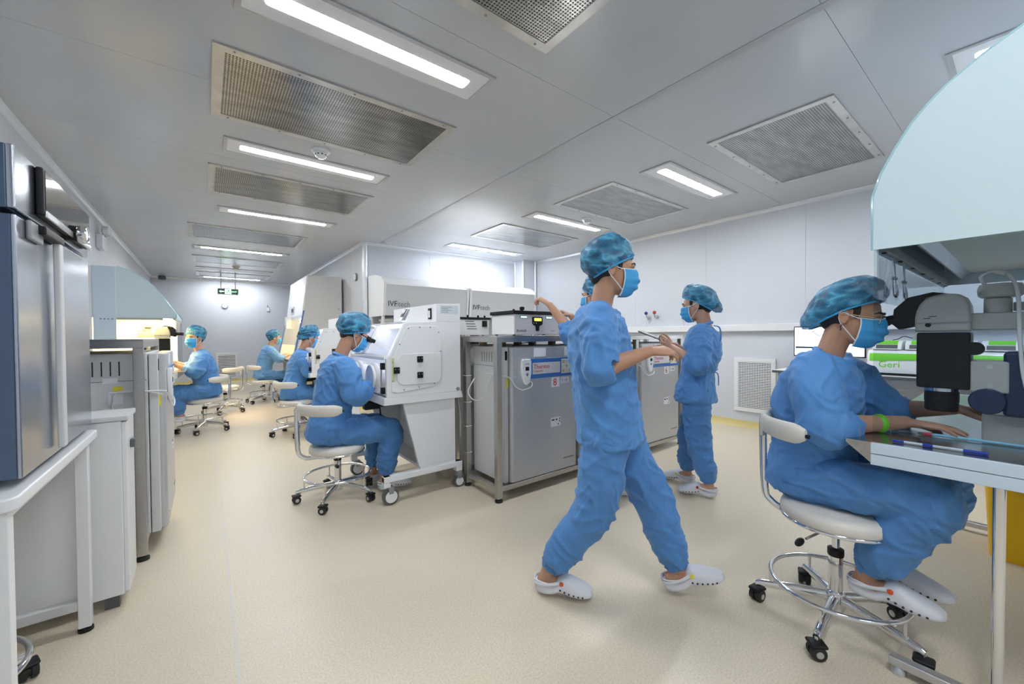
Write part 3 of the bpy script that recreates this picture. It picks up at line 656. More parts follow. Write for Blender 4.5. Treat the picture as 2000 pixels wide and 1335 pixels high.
def incubator(label, loc, rz, brand=True, num='8', back=False, logger=True, lx=.06):
    """front face towards local -y, x 0..0.76, depth 0.5"""
    t = thing('incubator', label, 'incubator', loc, rz, 'grey incubators in the racks'); W, Dp, z0, z1 = .765, .44, .115, 1.165
    M().box(0, W, .045, Dp, z0, z1, .006).obj('body', 'grey', t)
    for z in (z0-.004,): 
        for x in (.05, W-.05): M().box(x-.02, x+.02, .07, .11, z0-.003, z0+.002).obj('foot', 'black', t)
    for k in range(5): M().box(-.0006, .0004, .16+.035*k, .166+.035*k, 1.04, 1.12).obj('vent_slit', 'ink', t, smooth=False); 
    M().box(-.0008, .0004, .05, Dp-.005, 1.008, 1.012).obj('seam_line', 'inkgrey', t, smooth=False)
    M().box(0, .04, -.0, .042, z0, z1-.004, .006).obj('hinge_strip', 'grey', t)
    M().box(.008, .03, -.003, .0, 1.06, 1.13, .002).obj('hinge_cap', 'black', t)
    d = M().prism(rrect(.044, W, -.03, .04, .025), 'z', z0, z1-.006, .008).obj('door', 'incub', t)
    M().box(.24, W-.004, -.036, -.028, .905, 1.065, .004).obj('control_band', 'blue', d)
    M().box(.255, .56, -.038, -.0355, .94, 1.03, .002).obj('badge', 'grey', d)
    if brand:
        text('Thermo', .052, (.265, -.0385, .982), PX, PZ, 'inkred', d, False)
        text('SCIENTIFIC', .020, (.267, -.0385, .955), PX, PZ, 'inkred', d, False)
    M().box(.575, .70, -.039, -.0355, .93, 1.05, .002).obj('touch_screen', 'paper', d)
    for i in range(3):
        for j in range(3): M().box(.582+.038*i, .612+.038*i, -.0395, -.0388, .938+.037*j, .966+.037*j).obj('screen_key', X['vinyl'] if (i+j) % 2 else 'tape', d, smooth=False)
    for x in (.275, .615): M().box(x, x+.125, -.0345, -.0335 + .004, 1.078, 1.148).obj('paper_slip', 'paper', d, smooth=False)
    M().box(.465, .555, -.0318, -.0295, .82, .90).obj('number_label', 'paper', d, smooth=False)
    text(num, .085, (.482, -.0325, .832), PX, PZ, 'inkred', d, False)
    M().box(.57, .67, -.0318, -.0295, .845, .895).obj('paper_label', 'paper', d, smooth=False)
    text('T. 10', .034, (.578, -.0325, .857), PX, PZ, 'ink', d, False)
    M().box(.455, .565, -.0318, -.0295, .49, .565).obj('asset_label', 'paper', d, smooth=False)
    for i, (a, b, c) in enumerate(((.465, .03, .54), (.51, .02, .54), (.548, .01, .545), (.548, .01, .525), (.535, .01, .50))): M().box(a, a+b, -.0325, -.0315, c, c+.012).obj('printed_mark', 'ink', d, smooth=False)
    text('HERACELL', .022, (.62, -.0305, .20), PX, PZ, 'inkgrey', d, False) if False else M().box(.60, .72, -.0312, -.0298, .2, .212).obj('printed_mark', 'inkgrey', d, smooth=False)
    for z in (1.0, .93, .2, .13): M().lathe([(.006, 0), (.005, -.003), (.001, -.004)], (.085, -.03, z), 10, 'y').obj('screw', 'silver', d)
    if logger:
        g = M().prism([(.135+.095*u, 1.065-.205*v) for u, v in ((.12, 0), (.88, 0), (1, .08), (1, .55), (.78, .92), (.5, 1), (.22, .92), (0, .55), (0, .08))], 'y', -.055, -.03, .006).obj('data_logger', 'white', t)
        M().box(.168, .203, -.057, -.0545, .975, 1.005).obj('logger_screen', 'black', g, smooth=False); M().lathe([(.013, 0), (.01, -.003)], (.185, -.055, .945), 12, 'y').obj('logger_button', 'inkgrey', g)
        text('LOG', .012, (.167, -.0565, 1.02), PX, PZ, 'inkgrey', g, False) if False else M().box(.165, .205, -.0565, -.055, 1.025, 1.03).obj('printed_mark', 'inkgrey', g, smooth=False)
        M().tube([(.19, -.045, .875), (.23, -.05, .885), (.225, -.06, .85), (.14, -.06, .83), (.08, -.05, .855), (.03, -.035, .925), (-.02, .0, .945), (-.03, .2, .95)], .0042, 6, 6).obj('logger_cable', 'cable', t)
        M().box(.02, .034, -.008, -.0, .85, .92).obj('yellow_tag', 'inkyel', t)
    return t
incubator('grey-door incubator with a red 8 label, leftmost in the mid-room rack', (1.80, 2.44, 0), 0)
incubator('grey-door incubator behind the walking man, second in the mid-room rack', (2.63, 2.44, 0), 0, num='7')
incubator('grey-door incubator beside the woman with the tablet, third in the mid-room rack', (3.47, 2.44, 0), 0, num='6')
o = incubator('grey incubator seen from the side in the left-wall rack', (-.222, 3.11, 0), 90, num='5')
# back row
t = thing('incubator', 'incubator in the back rack, only a sliver shows beside the white isolator', 'incubator', (2.15, 3.2, 0))
M().box(1.79, 2.52, 2.99, 3.39, .115, 1.165, .006).obj('body', 'grey', t, True); M().box(1.80, 2.51, 3.39, 3.45, .12, 1.16, .01).obj('door', 'incub', t, True)
# side stickers on the left incubator
t2 = o
for (y0, z0, dx, dz, m) in ((.36, 1.0, .05, .03, 'paper'), (.385, .95, .045, .025, 'inkyel'), (.37, .88, .06, .06, 'paper'), (.35, .82, .07, .04, 'paper')):
    pass
for (a, b, c, d_, m) in ((.07, .13, 1.0, 1.03, 'paper'), (.05, .09, .955, .98, 'inkyel'), (.05, .11, .88, .945, 'paper'), (.05, .13, .81, .86, 'paper')):
    M().box(-.0012, .0003, a+.10, b+.10, c, d_).obj('side_label', m, o, smooth=False)
M().tube([(-.006, -.02, .92), (-.012, .06, .945), (-.01, .17, .95), (-.02, .19, .88), (-.03, .2, .74), (-.03, .28, .62), (-.02, .36, .55)], .004, 6, 5).obj('side_cable', 'cable', o)
# cables over the mid-room rack side
def cablething(label, pts, r=.004, m='cable', k=6): return tag(M().tube(pts, r, 6, k).obj('cable', m), label, 'cable')
cablething('white cable drooping on the left flank of the mid-room rack', [(1.785, 2.83, .90), (1.70, 2.80, .80), (1.695, 2.72, .74), (1.695, 2.58, .76), (1.695, 2.50, .88), (1.70, 2.46, .95)], .0045)
cablething('white cord hanging between the white isolator and the rack', [(1.70, 3.0, .86), (1.69, 2.95, .72), (1.695, 2.93, .60), (1.70, 2.935, .40)], .004)
for z, q in ((.28, 'lowest'), (.50, 'second up'), (.70, 'third up'), (.92, 'topmost')): tag(M().tube([(1.749-.026, 2.862+dx, z) if False else (1.729+.025*a, 2.862+.025*b, z) for a, b in ((-1, -1), (1, -1), (1, 1), (-1, 1))], .003, 6, closed=True).obj('cable_tie', 'cable'), 'white cable tie on the left front post of the mid-room rack, %s' % q, 'cable tie', 'cable ties on the rack post')
# wood blocks and black cable between incubator tops and rack top
for i, (x, y, q) in enumerate(((1.90, 2.6, 'leftmost in front'), (2.06, 2.6, 'beside the looped black cable'), (2.22, 2.6, 'third from left'), (2.45, 2.6, 'rightmost'), (1.85, 2.8, 'set back at the left rear corner'))):
    tag(M().box(x-.02, x+.02, y-.03, y+.03, 1.166, 1.199, .002).obj('support_block', 'brown'), 'small tan block between first incubator and rack top, '+q, 'block', 'blocks under the rack top')
cablething('black cable looped on top of the first incubator', [(1.93, 2.5, 1.171), (2.0, 2.49, 1.185), (2.10, 2.5, 1.192), (2.17, 2.52, 1.18), (2.19, 2.55, 1.171)], .0035, 'rubber')

# benchtop incubator on the rack
t = thing('benchtop_incubator', 'white and grey benchtop incubator with black lid on the mid-room rack', 'incubator', (2.2, 2.6, 1.25))
M().box(1.912, 2.50, 2.46, 2.76, 1.258, 1.418, .004).obj('body', 'whitemat', t, True)
M().box(1.913, 2.499, 2.452, 2.461, 1.259, 1.417, .002).obj('front_panel', X['grey'] if False else mat('pale_grey_front', (.60, .60, .64), .4), t, True)
M().box(1.90, 2.51, 2.445, 2.77, 1.419, 1.447, .004).obj('lid', 'black', t, True)
M().lathe([(.012, 1.447), (.012, 1.455), (.02, 1.458), (.02, 1.478), (.012, 1.482)], (2.03, 2.50, 0), 14).obj('lid_knob', 'black', t, True); M().lathe([(.009, 1.447), (.012, 1.456), (.004, 1.463)], (1.96, 2.52, 0), 12).obj('lid_catch', 'black', t, True)
pn = M().prism([(2.095, 1.395), (2.105, 1.40), (2.195, 1.40), (2.205, 1.395), (2.205, 1.345), (2.195, 1.335), (2.175, 1.328), (2.168, 1.318), (2.168, 1.292), (2.16, 1.285), (2.14, 1.285), (2.132, 1.292), (2.132, 1.318), (2.125, 1.328), (2.105, 1.335), (2.095, 1.345)], 'y', 2.447, 2.453).obj('control_panel', 'black', t, True)
M().box(2.115, 2.19, 2.445, 2.448, 1.367, 1.39).obj('display', 'lcd', pn, True, smooth=False)
for x in (2.108, 2.135): M().box(x-.003, x+.003, 2.445, 2.448, 1.347, 1.354).obj('key', 'maskw', pn, True, smooth=False)
for x in (2.005, 2.275): M().box(x-.035, x+.035, 2.447, 2.453, 1.387, 1.405, .001).obj('switch_bezel', 'exitgreen', t, True); M().box(x-.029, x+.029, 2.445, 2.448, 1.391, 1.401).obj('switch', 'greenlit', t, True, smooth=False)
text('PLANER', .026, (1.935, 2.451, 1.278), PX, PZ, 'ink', t, sx=1.1); text('BT37', .02, (2.30, 2.451, 1.278), PX, PZ, 'inkgrey', t)
text('7N', .022, (2.115, 2.451, 1.404), PX, PZ, 'inkyel', t); text('5A', .022, (2.155, 2.451, 1.404), PX, PZ, 'inkpur', t)
for x in (1.94, 2.47):
    for y in (2.49, 2.73): M().lathe([(.012, 1.25), (.012, 1.26)], (x, y, 0), 12).obj('foot', 'rubber', t, True)
t = thing('gas_controller', 'small white box with black top and printed text on the back rack', 'controller', (1.93, 3.15, 1.25))
M().box(1.74, 2.06, 3.02, 3.26, 1.256, 1.395, .004).obj('body', 'whitemat', t, True); M().box(1.73, 2.07, 3.01, 3.27, 1.395, 1.415, .003).obj('lid', 'black', t, True)
M().box(1.985, 2.035, 3.008, 3.022, 1.33, 1.385, .004).obj('socket', 'black', t, True)
for i in range(4): M().box(1.81+.006*i, 1.90+.01*i, 3.018, 3.021, 1.375-.022*i, 1.381-.022*i).obj('printed_line', 'ink', t, True, smooth=False)
for k in range(4): M().lathe([(.012, 1.2505), (.012, 1.257)], (1.78 if k % 2 else 2.02, 3.06 if k < 2 else 3.22, 0), 12).obj('foot', 'rubber', t, True)
for x in (1.84, 1.95, 2.02): M().lathe([(.008, 1.415), (.01, 1.43), (.003, 1.434)], (x, 3.03, 0), 12).obj('catch', 'black', t, True)

# ------------------------------------------------------------------ isolator with glove ports
def isolator(label, loc):
    """front towards local -x, near side at y=0, width 0.9"""
    t = thing('isolator', label, 'isolator', loc, 0, 'white isolators with glove ports'); W = .9
    M().prism([(.0, .745), (.0, .80), (.02, .80), (.645, .80), (.66, .745)], 'y', .0, W, .003).obj('base_tray', 'white', t)
    side = [(.02, .80), (.02, 1.085), (.055, 1.11), (.155, 1.34), (.175, 1.352), (.425, 1.365), (.64, 1.365), (.64, .80)]
    for y0 in (0, W-.03):
        s = M().prism(side, 'y', y0, y0+.03, .004).obj('side_panel', 'white', t)
        if y0 == 0:
            pl = [(.055, .845), (.055, 1.06), (.085, 1.12), (.165, 1.305), (.20, 1.33), (.42, 1.33), (.455, 1.30), (.465, 1.25), (.465, .92), (.45, .88), (.40, .862), (.10, .83)]
            M().prism(pl, 'y', -.006, 0, .004).obj('raised_plate', 'white', s)
            M().prism(rrect(.095, .46, .885, 1.12, .06), 'y', -.013, -.006, .004).obj('hatch_door', 'whitemat', s)
            for x, z in ((.09, 1.0), (.275, 1.075), (.275, .955)):
                M().box(x-.022, x+.022, -.028, -.012, z-.023, z+.023, .003).obj('latch', 'black', s)
                for q in (-.012, .012): M().lathe([(.004, -.028), (.003, -.030)], (x+q, 0, z+.008), 8, 'y').obj('latch_screw', 'silver', s)
            M().box(.06, .076, -.008, -.0055, .92, 1.09).obj('tape_strip', 'tape', s, smooth=False)
            for x, z in ((.19, 1.31), (.28, 1.318), (.37, 1.318), (.44, 1.28), (.455, 1.13), (.455, .98), (.40, .88), (.27, .862), (.15, .852), (.065, .92), (.065, 1.06), (.12, 1.19)):
                M().lathe([(.006, 0), (.0055, -.0085), (.002, -.009)], (x, 0, z), 10, 'y').obj('screw', 'mgrey', s)
            M().lathe([(.014, 0), (.013, -.012), (.005, -.014)], (.61, 0, .82), 12, 'y').obj('port_plug', 'mgrey', s)
    M().prism([(.425, 1.365), (.425, 1.505), (.64, 1.515), (.64, 1.365)], 'y', 0, W, .004).obj('filter_box', 'white', t)
    M().box(.424-.01, .424, .08, .13, 1.385, 1.475, .004).obj('pressure_meter', 'black', t)
    M().box(.413, .415, .09, .12, 1.40, 1.455).obj('meter_scale', 'paper', t, smooth=False)
    M().box(.46, .62, -.0015, .0005, 1.43, 1.495).obj('data_plate', mat('pale_data_plate', (.60, .66, .70), .4), t, smooth=False)
    for i in range(4): M().box(.47, .53+.03*(i % 2), -.002, -.001, 1.44+.013*i, 1.444+.013*i).obj('printed_line', 'inkgrey', t, smooth=False)
    M().box(.03, .64, .03, W-.03, .80, .812).obj('work_floor', 'steelh', t); M().box(.62, .64, .03, W-.03, .812, 1.36).obj('back_wall', 'whitemat', t); M().box(.16, .425, .03, W-.03, 1.345, 1.36).obj('roof', 'white', t)
    M().box(.26, .38, .10, W-.10, 1.325, 1.343).obj('added_glow_strip', 'isofill', t, smooth=False)  # added glowing strip under the roof, lifts the dark interior
    # sloping window
    p0, p1 = Vector((.03, 0, 1.095)), Vector((.155, 0, 1.34)); d = (p1-p0); n = Vector((-d.z, 0, d.x)).normalized()
    def slab(a, b, y0, y1, th): return [[p0+d*a+Vector((0, y, 0))+n*k for y, k in ((y0, 0), (y1, 0), (y1, th), (y0, th))], [p0+d*b+Vector((0, y, 0))+n*k for y, k in ((y0, 0), (y1, 0), (y1, th), (y0, th))]]
    M().rings(slab(0, 1, .03, W-.03, .006)).obj('window', 'acryl', t, smooth=False)
    m = M()
    pts = rrect(.52, .80, .06, .94, .1); P3 = [p0+d*b+Vector((0, a, 0))+n*.012 for a, b in pts]
    m.tube(P3, .016, 6, closed=True); m.obj('window_frame', 'white', t)
    M().rings(slab(0, .06, .03, W-.03, .012)).obj('window_bar', 'white', t)
    for y in (.41, .475): M().lathe([(.012, -.005), (.021, 0), (.021, .028), (.016, .032), (.016, .07)], (0, 0, 0), 18).xf(Matrix.Translation((.012, y, 1.235)) @ Matrix.Rotation(R(112), 4, 'Y')).obj('ocular', 'black', t)
    # front with two glove ports
    M().box(.02, .032, .03, W-.03, .80, 1.095).obj('front_panel', 'acryl', t, smooth=False)
    M().box(.012, .032, .03, W-.03, 1.075, 1.10, .003).obj('front_bar', 'white', t)
    for y in (.24, .62):
        g = M().ring((.012, y, .935), .098, .018, 'x', 36, 8).obj('glove_port', 'white', t)
        M().ring((-.015, y, .935), .09, .012, 'x', 36, 8).obj('cuff_ring', 'whitemat', g)
        M().lathe([(.090, -.02), (.088, .03), (.075, .08), (.06, .14), (.02, .15)], (0, y, .935), 26, 'x').obj('glove_sleeve', 'maskw', g)
    for z in (1.03, .85): M().box(-.002, .03, .04, .075, z-.025, z+.025, .004).obj('clamp', 'black', t)
    M().tube([(.005, .058, 1.03), (.0, .058, .94), (.005, .058, .85)], .006, 8).obj('clamp_rod', 'mgrey', t)
    # stand
    for y0 in (.03, W-.06):
        M().prism([(.155, .745), (.285, .235), (.60, .235), (.60, .745)], 'y', y0, y0+.03, .003).obj('stand_side', 'white', t)
        b = M().box(.0, .66, y0-.01, y0+.04, .17, .215, .004).obj('base_bar', 'white', t)
        M().prism([(.0, .215), (.0, .135), (.05, .135), (.05, .215)], 'y', y0-.008, y0+.038).obj('bar_end', 'white', b)
        M().prism([(.605, .215), (.605, .135), (.66, .135), (.66, .215)], 'y', y0-.008, y0+.038).obj('bar_end', 'white', b)
        M().prism([(.29, .235), (.29, .21), (.60, .21), (.60, .235)], 'y', y0, y0+.03).obj('stand_foot', 'white', b)
        for x, r in ((.055, .062), (.635, .048)):
            c = M().lathe([(r*.55, -.022), (r*.95, -.02), (r, -.012), (r, .012), (r*.95, .02), (r*.55, .022)], (x, y0+.015, r), 26, 'y').obj('caster', 'dgrey', t)
            M().lathe([(r*.72, -.026), (r*.7, .026)], (x, y0+.015, r), 24, 'y').obj('wheel_cap', 'white', c)
            M().box(x-.02, x+.02, y0-.012, y0+.042, r+.02, .135, .004).obj('fork', 'mgrey', c)
    M().box(.45, .47, .06, W-.06, .24, .74).obj('stand_back', 'grey', t)
    M().box(.30, .60, .06, W-.06, .215, .235).obj('stand_shelf', 'white', t)
    M().box(-.03, .10, .35, .42, .665, .735, .012).obj('light_unit', 'black', t); M().lathe([(.035, .68), (.055, .70), (.06, .745)], (.12, .38, 0), 20).obj('light_base', 'black', t)
    M().tube([(.10, .38, .68), (.11, .38, .60), (.14, .37, .54), (.2, .36, .5)], .006, 8, 5).obj('light_cable', 'rubber', t)
    M().prism(rrect(.03, .45, .80, .82, .005), 'y', .02, .03).obj('sill', 'white', t) if False else None
    return t
iso1 = isolator('white isolator on casters nearest the middle of the room', (1.02, 2.85, 0))
iso2 = dup(iso1, (1.02, 5.42, 0), 0, 'second white isolator farther down the corridor behind the first')
t = thing('digital_timer', 'small black digital timer standing on the near isolator', 'timer', (1.19, 2.92, 1.35))
M().prism([(1.175, 1.372), (1.205, 1.372), (1.245, 1.455), (1.225, 1.46)], 'y', 2.89, 2.95, .003).obj('body', 'silver', t, True)
M().prism([(1.186, 1.40), (1.188, 1.3995), (1.226, 1.456), (1.222, 1.459)], 'y', 2.893, 2.947).obj('face', 'black', t, True)
M().prism([(1.197, 1.425), (1.199, 1.424), (1.216, 1.45), (1.214, 1.452)], 'y', 2.9, 2.94).obj('screen', 'lcdgrey', t, True)

# ------------------------------------------------------------------ biosafety cabinet on the corridor wall
t = thing('biosafety_cabinet', 'tall grey biosafety cabinet with a slanted blue-edged front and warm light', 'safety cabinet', (1.75, 9.0, 0))
sidep = [(1.22, .70), (1.26, .82), (1.44, 1.735), (1.515, 2.38), (2.10, 2.40), (2.10, .70)]
for y0 in (8.1, 9.87): M().prism(sidep, 'y', y0, y0+.03, .003).obj('side_panel', 'grey', t, True)
for y0 in (8.095, 9.895): M().prism([(1.215, .74), (1.25, .74), (1.45, 1.735), (1.425, 1.735)], 'y', y0, y0+.012).obj('blue_strip', 'bluestrip', t, True)
M().prism([(1.415, 1.68), (1.50, 2.385), (1.60, 2.385), (1.55, 1.60), (1.40, 1.60)], 'y', 8.13, 9.87, .003).obj('upper_front', 'white', t, True)
M().box(1.52, 2.09, 8.13, 9.87, 2.30, 2.385).obj('roof', 'grey', t, True); M().box(2.05, 2.09, 8.13, 9.87, .80, 2.3).obj('back_wall', 'white', t, True)
M().box(1.24, 2.05, 8.13, 9.87, .76, .82, .003).obj('work_surface', 'steelh', t, True)
M().box(1.62, 1.72, 8.4, 9.6, 1.56, 1.585).obj('warm_lamp', 'warm', t, True, smooth=False)
M().prism([(1.305, 1.10), (1.31, 1.10), (1.415, 1.66), (1.41, 1.66)], 'y', 8.14, 9.86).obj('sash', 'glass', t, True, smooth=False)
cp = M().box(1.41, 1.44, 9.0, 9.3, 1.70, 1.86, .006).obj('control_panel', 'silver', t, True); M().box(1.402, 1.411, 9.08, 9.2, 1.75, 1.82).obj('panel_screen', 'navy', cp, True)
for y in (8.2, 9.8):
    for x in (1.35, 2.03): M().box(x-.025, x+.025, y-.025, y+.025, 0, .76, .003).obj('leg', 'grey', t, True)
M().box(1.34, 2.04, 8.18, 8.22, .12, .16).obj('stretcher', 'grey', t, True); M().box(1.34, 2.04, 9.78, 9.82, .12, .16).obj('stretcher', 'grey', t, True)
M().lathe([(.012, 0), (.012, -.006)], (2.04, 8.1, 1.78), 12, 'y').obj('lock', 'gold', t, True)
M().box(1.30, 1.39, 9.15, 9.32, 1.42, 1.66, .006).obj('leaflet_box', 'white', t, True)

# ------------------------------------------------------------------ lettered IVF hoods on the alcove wall
def ivf(label, x0, x1):
    t = thing('flow_hood', label, 'flow hood', ((x0+x1)/2, 6.5, 0), 0, 'white lettered flow hoods'); D = 6.84
    prof = [(6.15, 1.585), (6.10, 2.075), (6.125, 2.10), (6.25, 2.17), (6.5, 2.235), (D, 2.25), (D, 1.60), (6.18, 1.58)]
    for a in (x0, x1-.04):
        p = [(6.14, 1.575), (6.085, 2.08), (6.11, 2.115), (6.24, 2.19), (6.5, 2.255), (D, 2.27), (D, 1.575)]
        M().prism(p, 'x', a, a+.04, .004).obj('end_panel', 'white', t, True)
        for y in (6.2, 6.75): M().box(a, a+.04, y-.02, y+.02, .88, 1.58, .003).obj('post', 'white', t, True)
    M().prism([(6.15, 1.585), (6.10, 2.065), (6.13, 2.065), (6.18, 1.585)], 'x', x0+.04, x1-.04, .002).obj('front_panel', mat('pale_grey_hood_front', (.64, .65, .67), .35), t, True)
    M().prism([(6.10, 2.066), (6.125, 2.10), (6.25, 2.17), (6.5, 2.235), (D, 2.25), (D, 2.2), (6.3, 2.1), (6.14, 2.066)], 'x', x0+.04, x1-.04, .002).obj('top_cover', 'white', t, True)
    M().box(x0+.04, x1-.04, 6.2, D, 1.60, 1.62).obj('underside', 'grey', t, True)
    M().box(x0+.04, x1-.04, 6.15, D, .84, .88, .003).obj('worktop', 'steelh', t, True)
    M().box(x0+.04, x1-.04, D-.03, D-.002, .88, 1.58).obj('back_panel', 'whitemat', t, True)
    for a in (x0+.05, x1-.11):
        for y in (6.22, 6.78): M().box(a, a+.05, y-.025, y+.025, 0, .84, .003).obj('leg', 'white', t, True)
    r, u = PX, (0, -.0517, .4973)
    text('IVF', .125, (x0+.07, 6.128, 1.725), r, (0, -.1, 1), 'ink', t, sx=.95); text('tech', .125, (x0+.235, 6.128, 1.725), r, (0, -.1, 1), 'inkgrey', t, sx=.95)
    return t
ivf('white hood with IVF lettering nearest the aluminium corner post', 2.20, 3.74); ivf('white hood with IVF lettering on the right, above the black-lidded box', 3.76, 5.32)
microscope('microscope under the left lettered hood', (3.05, 6.45, .88), 180, 'microscopes under the lettered hoods'); microscope('microscope seen small under the right lettered hood beside the black-lidded box', (4.0, 6.45, .88), 180, 'microscopes under the lettered hoods')
t = thing('gas_monitor', 'white box on the worktop under the left lettered hood, behind the isolator', 'monitor box', (2.45, 6.4, .88))
M().box(2.30, 2.62, 6.35, 6.55, .886, 1.50, .006).obj('cabinet', 'whitemat', t, True); M().box(2.28, 2.64, 6.33, 6.57, 1.50, 1.53, .004).obj('top', 'white', t, True)

# ------------------------------------------------------------------ far right table with monitor and embryo incubator
t = thing('lab_table', 'black-edged lab table with steel apron along the right wall', 'table', (5.4, .3, 0))
M().box(5.15, 5.66, -1.3, 1.80, .805, .832, .004).obj('table_top', X['dgrey'], t, True); M().box(5.155, 5.65, -1.29, 1.79, .8325, .836).obj('top_sheet', 'whitemat', t, True)
M().box(5.19, 5.21, -1.25, 1.75, .715, .804, .003).obj('apron', 'steel', t, True); M().box(5.2, 5.65, 1.73, 1.75, .715, .804, .003).obj('apron', 'steel', t, True)
for y in (1.7, .2, -1.2):
    for x in (5.22, 5.62): M().box(x-.02, x+.02, y-.02, y+.02, 0, .804, .003).obj('leg', 'steel', t, True)
t = thing('lab_monitor', 'flat monitor with a bright white screen behind the seated woman', 'monitor', (5.5, 1.36, .836), 0)
M().box(5.47, 5.50, 1.04, 1.685, .985, 1.33, .006).obj('bezel', 'black', t, True)
s_ = M().box(5.466, 5.471, 1.052, 1.673, 1.0, 1.318).obj('screen', 'screen', t, True, smooth=False)
for a, b in (((1.50, 1.27), (1.44, 1.22)), ((1.44, 1.22), (1.37, 1.25)), ((1.40, 1.28), (1.33, 1.21)), ((1.53, 1.25), (1.46, 1.29)), ((1.42, 1.2), (1.36, 1.19)), ((1.34, 1.27), (1.29, 1.22))):
    M().tube([(5.465, a[0], a[1]), (5.465, b[0], b[1])], .004, 5).obj('screen_drawing', 'inkgrey', s_, True)
M().box(5.4645, 5.466, 1.45, 1.665, 1.08, 1.10).obj('screen_bar', 'navy', s_, True, smooth=False)
M().box(5.50, 5.53, 1.32, 1.40, .86, 1.1, .004).obj('stand_neck', 'black', t, True); M().prism(rrect(5.42, 5.60, 1.24, 1.48, .03), 'z', .837, .852).obj('stand_base', 'black', t, True)
t = thing('keyboard', 'black keyboard on the far right table', 'keyboard', (5.3, 1.25, .836), 0)
M().box(5.20, 5.34, 1.0, 1.43, .8365, .852, .004).obj('body', 'black', t, True)
for i in range(4):
    for j in range(12): M().box(5.212+.03*i, 5.235+.03*i, 1.012+.034*j, 1.04+.034*j, .852, .857).obj('key', 'dgrey', t, True, smooth=False)
t = thing('embryo_incubator', 'white and green lettered embryo incubator on the far right table', 'incubator', (5.4, .4, .836), 0)
prof = [(5.235, .862), (5.215, .90), (5.235, 1.03), (5.265, 1.075), (5.30, 1.085), (5.62, 1.085), (5.62, .862)]
M().prism(prof, 'y', -.20, .985, .01).obj('body', 'white', t, True)
M().box(5.25, 5.6, -.18, .965, .838, .862).obj('plinth', 'black', t, True)
M().prism([(5.2215, .955), (5.228, 1.0), (5.232, 1.03), (5.236, 1.03), (5.226, .954)], 'y', .30, .955).obj('x', 'green', t, True) if False else None
n_ = Vector((-.99, 0, .15))
xf = lambda z: 5.215+(z-.90)*.1538
M().prism([(xf(1.0)-.004, 1.0), (xf(1.03)-.004, 1.03), (xf(1.03)+.012, 1.05), (xf(1.0)+.01, 1.0)], 'y', -.18, .965).obj('green_band', 'green', t, True)
m = M(); V4 = [m.bm.verts.new((xf(z)-.004, y, z)) for y, z in ((.965, 1.002), (.965, .975), (.56, .992), (.30, 1.002))]; V5 = [m.bm.verts.new((v.co.x+.006, v.co.y, v.co.z)) for v in V4]
m.bm.faces.new(V4); m.bm.faces.new(V5[::-1]); [m.bm.faces.new((V4[q], V4[q-1], V5[q-1], V5[q])) for q in range(4)]; m.obj('green_wedge', 'green', t, True)
for k in range(5):
    y1 = .955-.235*k; y0 = y1-.215
    ch = M().prism([(5.262, 1.088), (5.285, 1.15), (5.33, 1.172), (5.60, 1.172), (5.60, 1.088)], 'y', y0, y1, .006).obj('chamber_lid', 'white', t, True)
    M().prism([(5.2635, 1.098), (5.277, 1.134), (5.285, 1.134), (5.272, 1.098)], 'y', y0+.03, y1-.03).obj('chamber_window', 'dgrey', ch, True)
    M().prism([(5.278, 1.140), (5.288, 1.156), (5.325, 1.1745), (5.34, 1.1745), (5.34, 1.165), (5.29, 1.14)], 'y', y0+.03, y1-.04).obj('green_strip', 'green', ch, True)
M().prism([(xf(.90)-.005, .90), (xf(.99)-.005, .99), (xf(.99)+.004, .99), (xf(.9)+.004, .90)], 'y', .47, .56).obj('keypad', 'vinyl', t, True)
for i in range(2):
    for j in range(4): M().box(xf(.913+.018*j)-.008, xf(.913+.018*j), .485+.035*i, .505+.035*i, .908+.018*j, .918+.018*j).obj('key', 'dgrey', t, True, smooth=False)
M().prism([(xf(.90)-.004, .90), (xf(.985)-.004, .985), (xf(.985)+.004, .985), (xf(.9)+.004, .90)], 'y', .10, .46).obj('display', 'lcdgrey', t, True)
text('Geri', .085, (xf(.918)-.002, .90, .918), NY, (.1538, 0, 1), 'green', t); M().prism([(xf(.975)-.003, .972), (xf(.99)-.003, .984), (xf(.99)+.002, .984), (xf(.975)+.002, .972)], 'y', .865, .895).obj('logo_mark', 'green', t, True)
t = thing('mini_camera', 'small silver camera on top of the green and white incubator', 'camera', (5.55, .62, 1.172), 0)
M().box(5.50, 5.56, .60, .70, 1.179, 1.222, .008).obj('body', 'silver', t, True); M().lathe([(.032, 0), (.034, -.03), (.028, -.035)], (5.50, .65, 1.207), 20, 'x').obj('lens', 'mgrey', t, True)
M().box(5.515, 5.55, .625, .675, 1.222, 1.247, .006).obj('mount', 'silver', t, True); M().tube([(5.53, .70, 1.192), (5.52, .76, 1.212), (5.5, .80, 1.187), (5.5, .84, 1.177)], .004, 6, 4).obj('lead', 'rubber', t, True)
# yellow bin
t = thing('waste_bin', 'yellow plastic waste bin under the right workstation', 'bin', (3.62, -.05, 0), 0)
def rr(s, z, r=.05): return [(3.62+a*s, -.06+b*s, z) for a, b in rrect(-.2, .2, -.2, .2, r)]
m = M(); m.rings([rr(.93, 0), rr(.94, .015), rr(1.04, .44), rr(1.08, .445), rr(1.08, .465), rr(1.01, .465), rr(1.0, .44), rr(.90, .02)]); m.obj('shell', 'yellow', t, True)
m = M(); m.tube([(x, y, z) for x, y, z in rr(1.10, .455)], .011, 8, closed=True); m.obj('black_rim', 'black', t, True)

